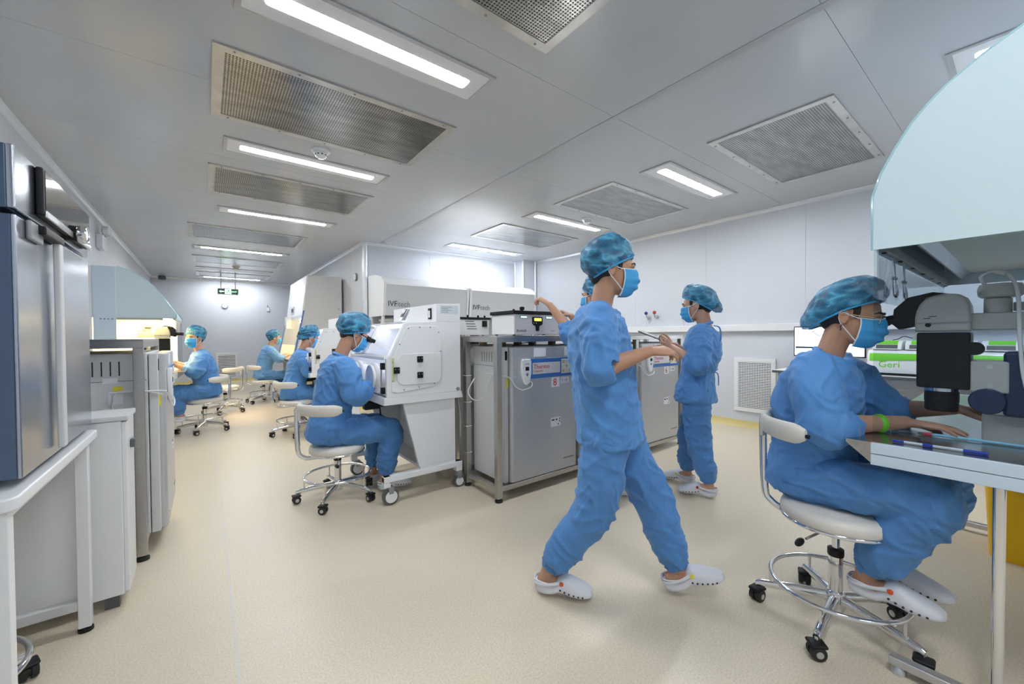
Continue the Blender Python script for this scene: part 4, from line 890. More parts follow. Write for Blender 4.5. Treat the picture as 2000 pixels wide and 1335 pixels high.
# ------------------------------------------------------------------ laboratory chairs
def chair(label, loc, rz, arc=(110, 250), seat=.50, pad=.70, spin=0, group='white swivel lab chairs', ring_z=.19, Rp=.255, lever=True):
    t = thing('lab_chair', label, 'chair', loc, rz, group); s = seat
    M().lathe([(.15, s-.072), (.188, s-.066), (.198, s-.05), (.20, s-.03), (.193, s-.010), (.17, s), (.001, s+.004)], (0, 0, 0), 40).obj('seat', 'vinyl', t)
    M().ring((0, 0, s-.062), .192, .009, 'z', 44).obj('seat_rim', 'chrome', t)
    M().box(-.08, .08, -.05, .05, s-.088, s-.072, .004).obj('seat_plate', 'mgrey', t)
    M().cyl((0, 0, .28), (0, 0, s-.08), .014, n=18).obj('gas_lift', 'chrome', t)
    M().lathe([(.024, .11), (.026, .30), (.024, .305)], (0, 0, 0), 20).obj('column', 'chrome', t); M().lathe([(.027, .295), (.029, .30), (.029, .325), (.016, .33)], (0, 0, 0), 20).obj('column_collar', 'black', t)
    M().lathe([(.03, .065), (.036, .075), (.036, .135), (.028, .145)], (0, 0, 0), 20).obj('hub', 'chrome', t)
    M().ring((0, 0, ring_z), .235, .0095, 'z', 52).obj('foot_ring', 'chrome', t)
    for k in range(5):
        a = R(spin+72*k); c, q = math.cos(a), math.sin(a)
        mx = Matrix.Rotation(a, 4, 'Z')
        g = M().tube([(.03, 0, .115), (.15, 0, .105), (.27, 0, .088), (.292, 0, .082)], [.019, .017, .015, .012], 10, flat=1.15).xf(mx).obj('leg', 'chrome', t)
        M().cyl((.235, 0, .095), (.235, 0, ring_z), .006, n=10).xf(mx).obj('ring_post', 'chrome', g)
        w = M().lathe([(.014, -.026), (.026, -.024), (.028, -.02), (.028, -.006), (.020, -.005), (.020, .005), (.028, .006), (.028, .02), (.026, .024), (.014, .026)], (0, 0, 0), 22, 'y')
        tw = Matrix.Translation((.287*c, .287*q, .028)) @ Matrix.Rotation(a+R(60+70*k), 4, 'Z')
        cs = w.xf(tw).obj('caster', 'rubber', t)
        M().lathe([(.013, -.027), (.012, .027)], (0, 0, 0), 18, 'y').xf(tw).obj('wheel_cap', 'silver', cs)
        M().cyl((.287*c, .287*q, .05), (.287*c, .287*q, .085), .008, n=10).obj('caster_stem', 'chrome', cs)
        M().box(-.03, .03, -.0275, .0275, .022, .036, .008).xf(tw).obj('caster_hood', 'black', cs)
    # wrap-around padded back rest on a bent bar
    A = np.radians(np.linspace(arc[0], arc[1], 22)); ca, sa = math.cos, math.sin
    rings = []
    for i, a in enumerate(A):
        e = min(i, len(A)-1-i); f = (.55, .85, 1)[min(e, 2)]
        hh, ww = .037*f, .020*f
        rings.append([((Rp+ww*ca(b))*ca(a), (Rp+ww*ca(b))*sa(a), pad+hh*sa(b)*(1.0 if sa(b) > 0 else 1.25)) for b in np.linspace(0, 2*math.pi, 13)[:-1]])
    M().rings(rings).obj('back_pad', 'vinyl', t)
    mid = R(180); m = M()
    for a in (A[0], A[-1]): m = M(); m.cyl(((Rp-.0)*ca(a)-sa(a)*(-.001), Rp*sa(a), pad-.008), ((Rp)*ca(a)+.012*(-sa(a))*(1 if a > math.pi else -1), Rp*sa(a)+.012*ca(a)*(1 if a > math.pi else -1), pad-.008), .008); m.obj('pad_end', 'black', t)
    bar = M().tube([(-.06, 0, s-.08), (-.19, 0, s-.085), (-.25, 0, s-.06), (-.275, 0, s+.0), (-Rp-.024, 0, pad-.05), (-Rp-.02, 0, pad)], .011, 10, 4, flat=1.5).obj('back_bar', 'chrome', t)
    M().box(-Rp-.02, -Rp-.005, -.05, .05, pad-.085, pad-.015, .005).obj('bar_plate', 'vinyl', t)
    if lever:
        l = M().cyl((.0, -.05, s-.08), (-.05, -.20, s-.105), .005, n=8).obj('lever', 'mgrey', t); M().ell((-.062, -.235, s-.112), (.014, .038, .013), 12, 8, None).obj('lever_knob', 'black', l)
    return t
chair('white swivel stool carrying the seated woman in the foreground', (2.135, .50, 0), -90, (165, 262), .515, .85, 200, ring_z=.17, Rp=.26)
chair('white swivel chair under the man working at the near isolator', (.80, 3.27, 0), 0, (140, 264), .43, .725, 20)
chair('white swivel chair under the second seated isolator worker', (.93, 5.78, 0), 0, (140, 262), .45, .66, 40)
chair('white swivel chair at the biosafety cabinet, arm pad towards the camera', (.88, 9.05, 0), 0, (110, 258), .43, .68, 10)
chair('white swivel chair under the man who looks towards the camera', (-.02, 6.75, 0), 180, (100, 250), .45, .70, 0)
chair('empty white swivel chair behind the man who looks towards the camera', (.25, 8.2, 0), 150, (110, 250), .45, .72, 30)
chair('chrome-based stool half hidden under the fridge table', (-.72, 2.02, 0), 0, (165, 195), .50, .66, 50)

# ------------------------------------------------------------------ people
def remesh(bm, voxel, it):
    bmesh.ops.recalc_face_normals(bm, faces=bm.faces[:])
    me = bpy.data.meshes.new('tmp'); bm.to_mesh(me); bm.free()
    o = bpy.data.objects.new('tmp', me); COL.objects.link(o)
    a = o.modifiers.new('r', 'REMESH'); a.mode = 'VOXEL'; a.voxel_size = voxel
    b = o.modifiers.new('s', 'SMOOTH'); b.iterations = it; b.factor = .5
    dg = bpy.context.evaluated_depsgraph_get(); r = bpy.data.meshes.new_from_object(o.evaluated_get(dg))
    bpy.data.objects.remove(o); bpy.data.meshes.remove(me); return r
def getco(me):
    a = np.empty(len(me.vertices)*3); me.vertices.foreach_get('co', a); n = np.empty_like(a); me.vertices.foreach_get('normal', n)
    return a.reshape(-1, 3), n.reshape(-1, 3)
def crumple(me, amp, seed, fr=(8, 8, 8), only=None):
    """long creases: ridges of stretched noise in three slanting directions, pushed along the normals"""
    co, no = getco(me); N3 = noise.noise; out = np.zeros(len(co)); s = seed*7.3
    ax = []
    for d, hi, lo in (((.45, .35, .82), 14, 3.2), ((-.62, .25, .74), 12.5, 3.2), ((.15, -.55, .82), 16, 4.0), ((.85, .4, .2), 10.5, 2.5)):
        d = Vector(d).normalized(); u = d.orthogonal().normalized(); v = d.cross(u); ax.append((np.array(d)*hi, np.array(u)*lo, np.array(v)*lo))
    pr = [np.stack([co @ a[0], co @ a[1], co @ a[2]], 1) for a in ax]
    for i, c in enumerate(co):
        w1 = N3(Vector((c[0]*4+s, c[1]*4, c[2]*4))); w2 = N3(Vector((c[0]*5-s, c[1]*5+9, c[2]*5)))
        o = .9*w1
        for k, q in enumerate(pr):
            n = N3(Vector((q[i][0]+w1*2.2+s*k, q[i][1]+w2*1.5, q[i][2]+k*5)))
            mk = max(0, min(1, .55+1.6*(w1, w2, -w1, -w2)[k]))
            r = 1-abs(n)*4.2
            if r > 0: o += mk*r*r*1.15
        out[i] = o-.25
    co += no*(out*amp)[:, None]
    ed = np.empty(len(me.edges)*2, int); me.edges.foreach_get('vertices', ed); a, b = ed[::2], ed[1::2]
    dg = np.bincount(a, minlength=len(co))+np.bincount(b, minlength=len(co))
    for _ in range(2):
        acc = np.stack([np.bincount(a, co[b, k], len(co))+np.bincount(b, co[a, k], len(co)) for k in range(3)], 1)/np.maximum(dg, 1)[:, None]
        co = co*.45+acc*.55
    me.vertices.foreach_set('co', co.ravel()); me.update()
def lofted(m, pts, k=4, n=20, lat=(0, 1, 0)):
    """pts: (x,y,z, r_depth, r_width); cross-section ellipse across lat"""
    q = catmull(pts, k); P = [Vector(a[:3]) for a in q]; rings = []; lat = Vector(lat)
    for i, a in enumerate(q):
        t = (P[min(i+1, len(P)-1)]-P[max(i-1, 0)]).normalized(); v = (lat-t*lat.dot(t)).normalized(); u = v.cross(t)
        rings.append([P[i]+u*a[3]*math.cos(b)+v*a[4]*math.sin(b) for b in np.linspace(0, 2*math.pi, n+1)[:-1]])
    m.rings(rings)
def limb(m, pts, rs, k=5, n=14, ends=True):
    m.tube(pts, rs, n, k)
    if ends: m.ell(pts[0], rs[0], 12, 8); m.ell(pts[-1], rs[-1], 12, 8)
V = Vector
def hand(m, wrist, d, nrm, thumb, curl=(25, 30, 25), spread=5, s=1.0, fl=(.072, .08, .075, .058)):
    """d: towards the fingers, nrm: out of the back of the hand, thumb: side (+1/-1) along nrm x d"""
    d = V(d).normalized(); nrm = V(nrm); nrm = (nrm-d*nrm.dot(d)).normalized(); sd = nrm.cross(d)*thumb
    w = V(wrist); rings = []
    for t, hw, th in ((-.012, .025, .019), (.02, .031, .017), (.05, .040, .0155), (.08, .042, .014), (.094, .038, .011)):
        c = w+d*t*s
        rings.append([c+sd*hw*s*math.cos(b)+nrm*th*s*math.sin(b) for b in np.linspace(0, 2*math.pi, 17)[:-1]])
    m.rings(rings)
    for i, off in enumerate((.031, .0105, -.0105, -.030)):
        a = R(spread*(1.5-i)); f = d*math.cos(a)+sd*math.sin(a); p = w+d*(.086 if i in (1, 2) else .078)*s+sd*off*s
        pts = [p-d*.015]; L = fl[i]*s; up_ = nrm; r0 = (.0092, .0094, .0088, .0078)[i]*s; q = p; tot = 0
        for L_, c in zip((.45, .31, .24), curl):
            tot += R(c+2*i); dr = f*math.cos(tot)-up_*math.sin(tot); pts.append(q); q = q+dr*L*L_
        pts.append(q); m.tube(pts, [r0, r0, r0*.95, r0*.88, r0*.72], 10, 3); m.ell(q, r0*.72, 10, 6)
    b = w+d*.018*s+sd*.024*s-nrm*.004; e1 = b+(d*.62+sd*.62-nrm*.25).normalized()*.045*s; e2 = e1+(d*.9+sd*.25-nrm*.3).normalized()*.032*s; e3 = e2+(d*.95-nrm*.3).normalized()*.024*s
    m.tube([b-d*.01, b, e1, e2, e3], [.013*s, .0145*s, .0115*s, .0105*s, .0085*s], 10, 3); m.ell(e3, .0085*s, 10, 6)
def head_parts(m):
    m.ell((-.012, 0, .03), (.098, .077, .09), 24, 16)
    rings = []
    for z, cx, rx, ry in ((-.116, .060, .018, .020), (-.108, .056, .034, .032), (-.09, .044, .05, .046), (-.062, .033, .062, .057), (-.03, .027, .068, .065), (.0, .025, .070, .068), (.03, .02, .075, .072), (.07, .01, .07, .068)):
        rings.append([V((cx+rx*math.cos(b), ry*math.sin(b), z)) for b in np.linspace(0, 2*math.pi, 25)[:-1]])
    m.rings(rings)
    m.tube([(.088, 0, .018), (.098, 0, -.004), (.112, 0, -.03), (.108, 0, -.040), (.092, 0, -.042)], [.007, .009, .0125, .012, .008], 12, 3)
    for s in (1, -1):
        m.ell((.1, s*.011, -.036), (.011, .008, .008), 10, 6)
        m.tube([(.078, s*.052, .022), (.089, s*.035, .029), (.094, s*.012, .024)], [.008, .009, .008], 8, 3)
        m.tube([(.079, s*.048, .008), (.086, s*.036, .0165), (.087, s*.026, .0165), (.085, s*.017, .010)], [.003, .0035, .0035, .003], 6, 3)
        m.tube([(.079, s*.047, .006), (.085, s*.034, .000), (.084, s*.018, .006)], [.003, .0032, .003], 6, 3)
        # ear: bowl with a helix rim and a lobe
        m.ell((-.006, s*.074, -.004), (.017, .007, .030), 14, 8)
        m.tube([(.006, s*.076, -.006), (.008, s*.081, .012), (-.002, s*.086, .026), (-.017, s*.088, .024), (-.022, s*.087, .006), (-.014, s*.083, -.018), (-.003, s*.079, -.031)], [.004, .004, .0045, .005, .005, .0045, .006], 8, 3)
    m.tube([(.094, -.022, -.07), (.101, 0, -.068), (.094, .022, -.07)], .006, 8, 3); m.tube([(.092, -.018, -.08), (.099, 0, -.079), (.092, .018, -.08)], .006, 8, 3)
def clog(t, heel, yawd, pit, side, detail, btn='orange', rollx=0):
    mx = Matrix.Translation(heel) @ Matrix.Rotation(R(yawd), 4, 'Z') @ Matrix.Rotation(R(-pit), 4, 'Y') @ Matrix.Rotation(R(rollx), 4, 'X')
    S = ((-.004, .022, .054, .018), (.004, .012, .066, .030), (.02, .004, .07, .037), (.05, 0, .060, .041), (.085, .004, .057, .041), (.104, .012, .076, .042), (.118, .014, .096, .043), (.14, .012, .098, .046), (.17, .006, .086, .051), (.205, .003, .070, .053), (.238, .005, .056, .048), (.258, .009, .046, .038), (.272, .016, .036, .022))
    def ring(x, zb, zt, hw, dx=0):
        o = []
        for b in np.linspace(0, 2*math.pi, 21)[:-1]:
            c, q = math.cos(b), math.sin(b); e = .75 if q < 0 else .9
            o.append((x, hw*math.copysign(abs(c)**.8, c), zb+(zt-zb)*(.35+(.65*abs(q)**e if q > 0 else -.35*abs(q)**e))))
        return o
    g = M().rings([ring(*a) for a in S]).xf(mx).obj('clog', 'clog', t)
    bm = M(); bm.rings([[(x, hw*1.03*c, zb-.002), (x, hw*1.05*c, zb+.010)][0:2] for x, zb, zt, hw in ()]) if False else bm.bm.free()
    # heel opening collar and strap
    M().tube([(.112, .036, .074), (.075, .041, .062), (.035, .040, .066), (.002, .026, .069), (-.004, 0, .068), (.002, -.026, .069), (.035, -.040, .066), (.075, -.041, .062), (.112, -.036, .074)], .004, 6, 3).xf(mx).obj('collar_rim', 'clog', g)
    M().tube([(.118, .043, .072), (.07, .047, .062), (.02, .040, .056), (-.003, .020, .054), (-.007, 0, .053), (-.003, -.020, .054), (.02, -.040, .056), (.07, -.047, .062), (.118, -.043, .072)], .0042, 6, 3, flat=1.8).xf(mx).obj('strap', 'clog', g)
    if detail:
        for sgn in (1, -1):
            M().lathe([(.0095, 0), (.0095, .005), (.007, .007), (.001, .0072)], (0, 0, 0), 16).xf(mx @ Matrix.Translation((.128, sgn*.0425, .070)) @ Matrix.Rotation(R(-90*sgn), 4, 'X')).obj('strap_button', (btn if sgn == side else 'inkyel'), g)
            for i, (x, y, z) in enumerate(((.122, .0450, .040), (.142, .0478, .034), (.163, .0510, .030), (.185, .0530, .027), (.206, .0530, .024), (.226, .0505, .022))):
                M().lathe([(.0042, -.002), (.0042, .0012), (.001, .0013)], (0, 0, 0), 10).xf(mx @ Matrix.Translation((x, sgn*y, z)) @ Matrix.Rotation(R(-90*sgn), 4, 'X')).obj('vent_hole', 'ink', g)
    return mx
def person(label, O, ang, J, skinm='skinB', cloth='scrub', trous='scrub3', vox=.0055, cvox=.008, detail=True, bun=0, puff=1.0, glasses=None, seed=1, mask='mask', capz=.006, caph=1.0):
    t = thing('person', label, 'person', (O[0], O[1], 0), ang)
    HM = Matrix.Translation(J['head']) @ Matrix.Rotation(R(J.get('hyaw', 0)), 4, 'Z') @ Matrix.Rotation(R(J.get('hpitch', 0)), 4, 'Y')
    hp = lambda *p: HM @ V(p)
    pel, ch, nk = V(J['pelvis']), V(J['chest']), V(J['neck'])
    m = M(); head_parts(m); m.xf(HM)
    mid = pel.lerp(ch, .5)+V((J.get('arch', .0), 0, 0))
    lat = (V(J['shL'])-V(J['shR'])).normalized()
    lofted(m, [(*(pel+V((0, 0, -.07))), .09, .12), (*pel, .105, .148), (*mid, .09, .122), (*ch, .105, .145), (*(V(J['shL'])*.5+V(J['shR'])*.5), .065, .138), (*(nk+V((0, 0, -.02))), .058, .07)], 4, 20, lat)
    limb(m, [ch.lerp(nk, .6), nk, hp(-.022, 0, -.055), hp(-.015, 0, -.0)], [.07, .053, .055, .06])
    for s in 'LR':
        sh, el, wr = V(J['sh'+s]), V(J['el'+s]), V(J['wr'+s])
        limb(m, [sh, sh.lerp(el, .5), el, el.lerp(wr, .35), wr], [.050, .046, .040, .039, .026])
        hd = J.get('ha'+s)
        if hd: hand(m, wr+V(hd[0]).normalized()*.008, *hd)
        hi, kn = V(J['hip'+s]), V(J['knee'+s])
        heel, yawd, pit = J['foot'+s][:3]
        fm = Matrix.Translation(heel) @ Matrix.Rotation(R(yawd), 4, 'Z') @ Matrix.Rotation(R(-pit), 4, 'Y')
        an = V(J['an'+s]) if 'an'+s in J else fm @ V((.055, 0, .095))
        J['an'+s] = an
        limb(m, [hi, hi.lerp(kn, .5), kn, kn.lerp(an, .35), an], [.085, .072, .056, .054, .036])
        m.tube([fm @ V((.012, 0, .052)), fm @ V((.04, 0, .055)), fm @ V((.11, 0, .052)), fm @ V((.18, 0, .036)), fm @ V((.22, 0, .03))], [.026, .033, .034, .028, .014], 12, 3)
        limb(m, [an, fm @ V((.045, 0, .055))], [.036, .033], 2)
        if detail:
            for q in (1, -1): m.ell(an+V((0, q*.031, .0)), .012, 8, 6)
    body = remesh(m.bm, vox, 4)
    # eye sockets
    co, no = getco(body)
    for s in (1, -1):
        e = np.array(hp(.088, s*.032, .0085)); dv = np.array(HM.to_3x3() @ V((-1, 0, 0))); ds = np.linalg.norm(co-e, axis=1)
        co += dv*(np.exp(-(ds/.011)**2)*.005)[:, None]
    body.vertices.foreach_set('co', co.ravel()); body.update()
    b = mesh_obj('body', body, skinm, t, angle=80)
    for s in (1, -1):
        e = M().ell((.0715, s*.032, .0085), (.0128, .0128, .0128), 16, 10).xf(HM).obj('eye', 'eyew', t, angle=80)
        M().lathe([(.0062, 0), (.005, .0016), (.001, .0022)], (.0833, s*.032, .007), 14, 'x').xf(HM).obj('iris', 'iris', e)
        M().tube([(.080, s*.052, .029), (.094, s*.036, .037), (.1, s*.016, .033)], [.003, .0045, .0035], 6, 3).xf(HM).obj('eyebrow', 'hair', t)
    # hair under the cap, down to the nape and side burns
    m = M(); m.ell((-.026, 0, .036), (.096, .081, .098), 28, 18); m.ell((-.065, 0, -.025), (.04, .055, .05), 18, 12)
    if bun: m.ell((-.118, 0, .0), (.045, .05, .048), 18, 12)
    for s in (1, -1): m.ell((.030, s*.068, .026), (.012, .008, .030), 12, 8)
    m.xf(HM); mesh_obj('hair', remesh(m.bm, .007, 3), 'hair', t, angle=80)
    # cap
    tl = R(33); c0 = V((-.002, 0, .004+capz)); e1 = V((math.cos(tl), 0, math.sin(tl))); e3 = V((-math.sin(tl), 0, math.cos(tl)))
    prof = [(.99, -.004), (1.0, .004), (1.05, .012), (1.10, .030), (1.13, .055), (1.12, .082), (1.04, .110), (.89, .135), (.66, .153), (.36, .163), (.02, .166)]
    def cp(s_, h, b, grow=0):
        f = 1+(puff-1)*min(1, h/.04 if h > 0 else 0)
        a = math.cos(b); x = .108*s_*a*f; y = .090*s_*math.sin(b)*f
        rip = (.006*math.sin(b*26)*max(0, 1-h/.035)+.010*noise.noise(V((math.cos(b)*2.2+seed*3, math.sin(b)*2.2, h*22)))+.005*noise.noise(V((math.cos(b)*6+seed, math.sin(b)*6, h*50))))*(1 if h > .006 else .25)*min(1, s_*2)
        x += rip*a; y += rip*math.sin(b)
        p = c0+e1*x+V((0, 1, 0))*y+e3*h*caph*(1+.5*(puff-1))
        if bun:
            k = max(0, -a)**1.3*math.exp(-((h-.03)/.06)**2)
            p += V((-.8, 0, -1.15))*bun*k*min(1, s_)
        return p
    rings = [[cp(s_, h, b) for b in np.linspace(0, 2*math.pi, 105)[:-1]] for s_, h in catmull([p+(0,) for p in prof], 3)[:, :2]] if False else [[cp(q[0], q[1], b) for b in np.linspace(0, 2*math.pi, 105)[:-1]] for q in catmull([p+(0,) for p in prof], 3)]
    m = M(); m.rings(rings, caps=False); cap = m.xf(HM).obj('surgical_cap', 'cap', t, angle=80)
    m = M(); m.tube([cp(.995, .001, b)+V((0, 0, .0)) for b in np.linspace(0, 2*math.pi, 157)[:-1]], .0042, 6, closed=True); m.xf(HM).obj('cap_band', 'capband', cap)
    # mask
    def mk(u, v):
        th = R(74)*u
        z = .0+(-.006-.118)*v+.006 + (.014*(1-abs(u))**2 if v < .2 else 0)*(1-v*5 if v < .2 else 0)
        rx = np.interp(v, (0, .18, .4, .65, .85, 1), (.083, .104, .107, .098, .080, .054)); ry = np.interp(v, (0, .4, .7, 1), (.0735, .0725, .064, .046)); cx = .022+.004*v
        pl = .0038*math.sin(v*math.pi*2*3.5)*(1-abs(u)**2)
        return V((cx+(rx+pl)*math.cos(th), ry*math.sin(th)*1.02, z))
    nu, nv = 33, 37
    fr = [[mk(-1+2*i/(nu-1), j/(nv-1)) for i in range(nu)] for j in range(nv)]
    m = M(); bm = m.bm; vs = [[bm.verts.new(p) for p in r] for r in fr]
    for j in range(nv-1):
        for i in range(nu-1): bm.faces.new((vs[j][i], vs[j][i+1], vs[j+1][i+1], vs[j+1][i]))
    bmesh.ops.recalc_face_normals(bm, faces=bm.faces[:]); bmesh.ops.solidify(bm, geom=bm.faces[:], thickness=.002)
    mo = m.xf(HM).obj('face_mask', mask, t, angle=60)
    for s in (1, -1):
        M().tube([mk(s*.97, .04)+V((0, s*.002, 0)), V((.018, s*.080, .008)), V((-.010, s*.086, .016)), V((-.024, s*.082, .0)), V((-.012, s*.080, -.028)), V((.014, s*.074, -.055)), mk(s*.97, .8)+V((0, s*.002, 0))], .0021, 6, 4).xf(HM).obj('ear_loop', 'maskw', mo)
        M().tube([mk(s*.985, v) for v in np.linspace(0, 1, 9)], .0026, 6, 2).xf(HM).obj('mask_edge', 'maskw', mo)
    M().tube([mk(u, .01) for u in np.linspace(-1, 1, 15)], .0024, 6, 2).xf(HM).obj('mask_edge', 'maskw', mo)
    if glasses:
        m = M(); g = None
        for s in (1, -1):
            fr_ = [(.105+.0*abs(a), s*.033+a, .008+b_) for a, b_ in rrect(-.024, .024, -.019, .017, .01, 3)]
            q = M().tube(fr_, .0017 if glasses == 'gold' else .0026, 6, closed=True).xf(HM).obj('spectacles', glasses, t) if g is None else M().tube(fr_, .0017 if glasses == 'gold' else .0026, 6, closed=True).xf(HM).obj('rim', glasses, g)
            g = g or q
            M().tube([(.105, s*.058, .014), (.085, s*.075, .014), (.0, s*.083, .012), (-.02, s*.083, .0)], .0017 if glasses == 'gold' else .0024, 6, 3).xf(HM).obj('temple', glasses, g)
        M().tube([(.106, -.010, .012), (.109, 0, .015), (.106, .010, .012)], .0016, 6, 3).xf(HM).obj('bridge', glasses, g)
    # top
    m = M(); lofted(m, J['gown'], 5, 26, lat)
    mid_ = (V(J['shL'])+V(J['shR']))*.5
    for s in 'LR':
        sh, el, wr = V(J['sh'+s]), V(J['el'+s]), V(J['wr'+s]); k = J.get('cuff', .35); cu = el.lerp(wr, k); r = J.get('sleeve', .082)
        sh2 = sh.lerp(mid_, .12)
        q = [sh2, sh.lerp(el, .35), sh.lerp(el, .75), el, el.lerp(cu, .7), cu]
        limb(m, q, [.078, r*1.05, r*1.02, r, r*.88, r*.62], 5, 18)
        m.ring((0, 0, 0), r*.62, .007, 'z', 24, 6) if False else None
    m.tube([nk+V((.062*math.cos(b)+.012, .068*math.sin(b), -.012-.028*math.cos(b))) for b in np.linspace(0, 2*math.pi, 25)[:-1]], .010, 8, closed=True, upv=(0, 0, 1))
    me = remesh(m.bm, cvox, 3); crumple(me, J.get('wr_amp', .0105), seed, (7, 7, 9)); top = mesh_obj('scrub_top', me, cloth, t, angle=80)
    for s in 'LR':
        el, wr = V(J['el'+s]), V(J['wr'+s]); k = J.get('cuff', .35); cu = el.lerp(wr, k+.02); d = (wr-el).normalized(); rr_ = J.get('sleeve', .082)*.60
        u = d.orthogonal().normalized(); v = d.cross(u)
        m = M(); m.rings([[cu+d*dx+(u*math.cos(b)+v*math.sin(b))*(rr_*f+.003*math.sin(b*14)) for b in np.linspace(0, 2*math.pi, 57)[:-1]] for dx, f in ((-.03, .98), (-.018, 1.06), (-.008, .98), (.002, 1.02), (.010, .96), (.010, .8), (-.03, .8))], close=True)
        m.obj('sleeve_cuff', cloth, top, angle=60)
    # trousers
    m = M(); m.ell(pel+V((0, 0, -.02)), J.get('hipr', (.125, .165, .12)), 20, 12)
    for s in 'LR':
        hi, kn, an = V(J['hip'+s]), V(J['knee'+s]), V(J['an'+s]); e = an.lerp(kn, .10); r = J.get('leg', .092)
        limb(m, [hi, hi.lerp(kn, .5), kn, kn.lerp(e, .5), kn.lerp(e, .88), e], [r*1.12, r*1.06, r*.98, r*.86, r*.78, r*.56], 5, 20)
    me = remesh(m.bm, cvox, 3); crumple(me, J.get('wr_amp', .0105), seed+40, (7, 7, 8)); tr = mesh_obj('scrub_trousers', me, trous, t, angle=80)
    for s in 'LR':
        kn, an = V(J['knee'+s]), V(J['an'+s]); d = (kn-an).normalized(); u = d.orthogonal().normalized(); v = d.cross(u); r = J.get('leg', .092)*.55; e = an.lerp(kn, .10)
        m = M(); m.rings([[e+d*dx+(u*math.cos(b)+v*math.sin(b))*(r*f+.003*math.sin(b*16)) for b in np.linspace(0, 2*math.pi, 65)[:-1]] for dx, f in ((.02, 1.0), (.008, 1.07), (-.004, 1.0), (-.014, 1.05), (-.02, .97), (-.02, .8), (.02, .8))], close=True)
        m.obj('ankle_cuff', trous, tr, angle=60)
        clog(t, J['foot'+s][0], J['foot'+s][1], J['foot'+s][2], 1 if s == 'L' else -1, detail, 'orange' if J.get('btn', 1) else 'inkred')
    return t, top, HM

# walking man in front of the rack
J = dict(head=(-.060, 0, 1.555), hpitch=6, neck=(-.115, 0, 1.385), chest=(-.125, 0, 1.22), pelvis=(-.075, 0, .83),
    shR=(-.135, -.175, 1.325), elR=(-.125, -.235, 1.105), wrR=(.085, -.135, 1.175), haR=((.9, .35, .02), (-.05, -.45, .85), 1, (16, 20, 16)),
    shL=(-.125, .175, 1.325), elL=(-.07, .25, 1.09), wrL=(.10, .06, 1.165), haL=((.75, -.45, .15), (-.1, .6, .75), -1, (30, 30, 25)),
    hipR=(-.085, -.09, .83), kneeR=(-.155, -.095, .445), footR=((-.432, -.06, .012), -3, 0), anR=(-.365, -.06, .125),
    hipL=(-.065, .09, .83), kneeL=(.13, .07, .44), footL=((.195, .03, .012), 0, 17), anL=(.245, .03, .125),
    gown=[(-.078, 0, .74, .155, .205), (-.080, 0, .80, .157, .207), (-.10, 0, 1.0, .150, .195), (-.125, 0, 1.2, .145, .195), (-.13, 0, 1.32, .115, .19), (-.122, 0, 1.375, .07, .10)],
    cuff=.07, sleeve=.082, leg=.098)
P_walk, _, _ = person('man striding past the rack in blue scrubs, tallest figure in mid room', (1.595, 1.18), -47, J, 'skinB', seed=3, vox=.005, cvox=.0075, puff=1.02)
m = M()
for i in range(4): m.tube([(-.022+.007*i, -.03, 1.335-.02*i), (-.012+.007*i, -.005, 1.325-.02*i), (-.022+.007*i, .02, 1.33-.02*i)], .003, 6, 3)
m.obj('neck_lacing', 'capband', P_walk)

# woman with the tablet
J = dict(head=(.035, 0, 1.472), hpitch=10, neck=(-.020, 0, 1.325), chest=(-.005, 0, 1.17), pelvis=(.03, 0, .79), arch=.0,
    shL=(-.015, .165, 1.255), elL=(-.005, .215, 1.02), wrL=(.195, .105, 1.145), haL=((.8, -.25, .25), (-.2, .55, -.6), -1, (35, 40, 30)),
    shR=(-.0, -.165, 1.255), elR=(.03, -.215, 1.02), wrR=(.225, -.10, 1.16), haR=((.8, .25, .25), (-.2, -.55, -.6), 1, (35, 40, 30)),
    hipL=(.025, .085, .79), kneeL=(.015, .085, .42), footL=((-.115, .10, .012), 2, 0), anL=(-.06, .10, .125),
    hipR=(.035, -.085, .79), kneeR=(.09, -.09, .42), footR=((.07, -.10, .012), -14, 0), anR=(.125, -.113, .125),
    gown=[(.045, 0, .72, .148, .20), (.042, 0, .78, .15, .202), (.025, 0, .95, .118, .17), (.0, 0, 1.1, .138, .178), (-.005, 0, 1.25, .112, .175), (-.012, 0, 1.31, .068, .095)],
    cuff=.34, sleeve=.084, leg=.094, btn=0)
P_tab, top_tab, _ = person('woman in blue scrubs standing with a tablet by the right wall', (3.10, 1.575), 110, J, 'skinA', cloth='scrub', seed=5, bun=.055, puff=1.05, vox=.005, capz=.026, caph=.84)
for k in (-1, 1): M().tube([(-.085, .01*k, 1.315), (-.125, .022*k, 1.30), (-.135, .02*k, 1.23), (-.125, .025*k, 1.16)], .0042, 6, 4).obj('neck_tie', 'scrub', top_tab)
M().tube([(-.095, .03, .96), (-.12, .05, .94), (-.125, .06, .86)], .0042, 6, 4).obj('waist_tie', 'scrub', top_tab)
def solid_tablet():
    t = thing('tablet', 'thin grey tablet held in both hands by the standing woman', 'tablet', (3.1, 1.575, 0), 110)
    mx = Matrix.Translation((.36, 0, 1.232)) @ Matrix.Rotation(R(-22), 4, 'Y')
    m = M().prism(rrect(-.125, .125, -.085, .085, .012), 'z', -.004, .004, .0015); m.xf(mx).obj('body', 'dgrey', t)
    M().box(-.112, .112, -.076, .076, .0042, .0048).xf(mx).obj('screen', mat('dark_tablet_glass', (.02, .022, .026), .05, coat=1), t, smooth=False)
    M().lathe([(.005, -.0042), (.004, -.0052)], (.105, .065, 0), 12).xf(mx).obj('camera', 'black', t)
solid_tablet()

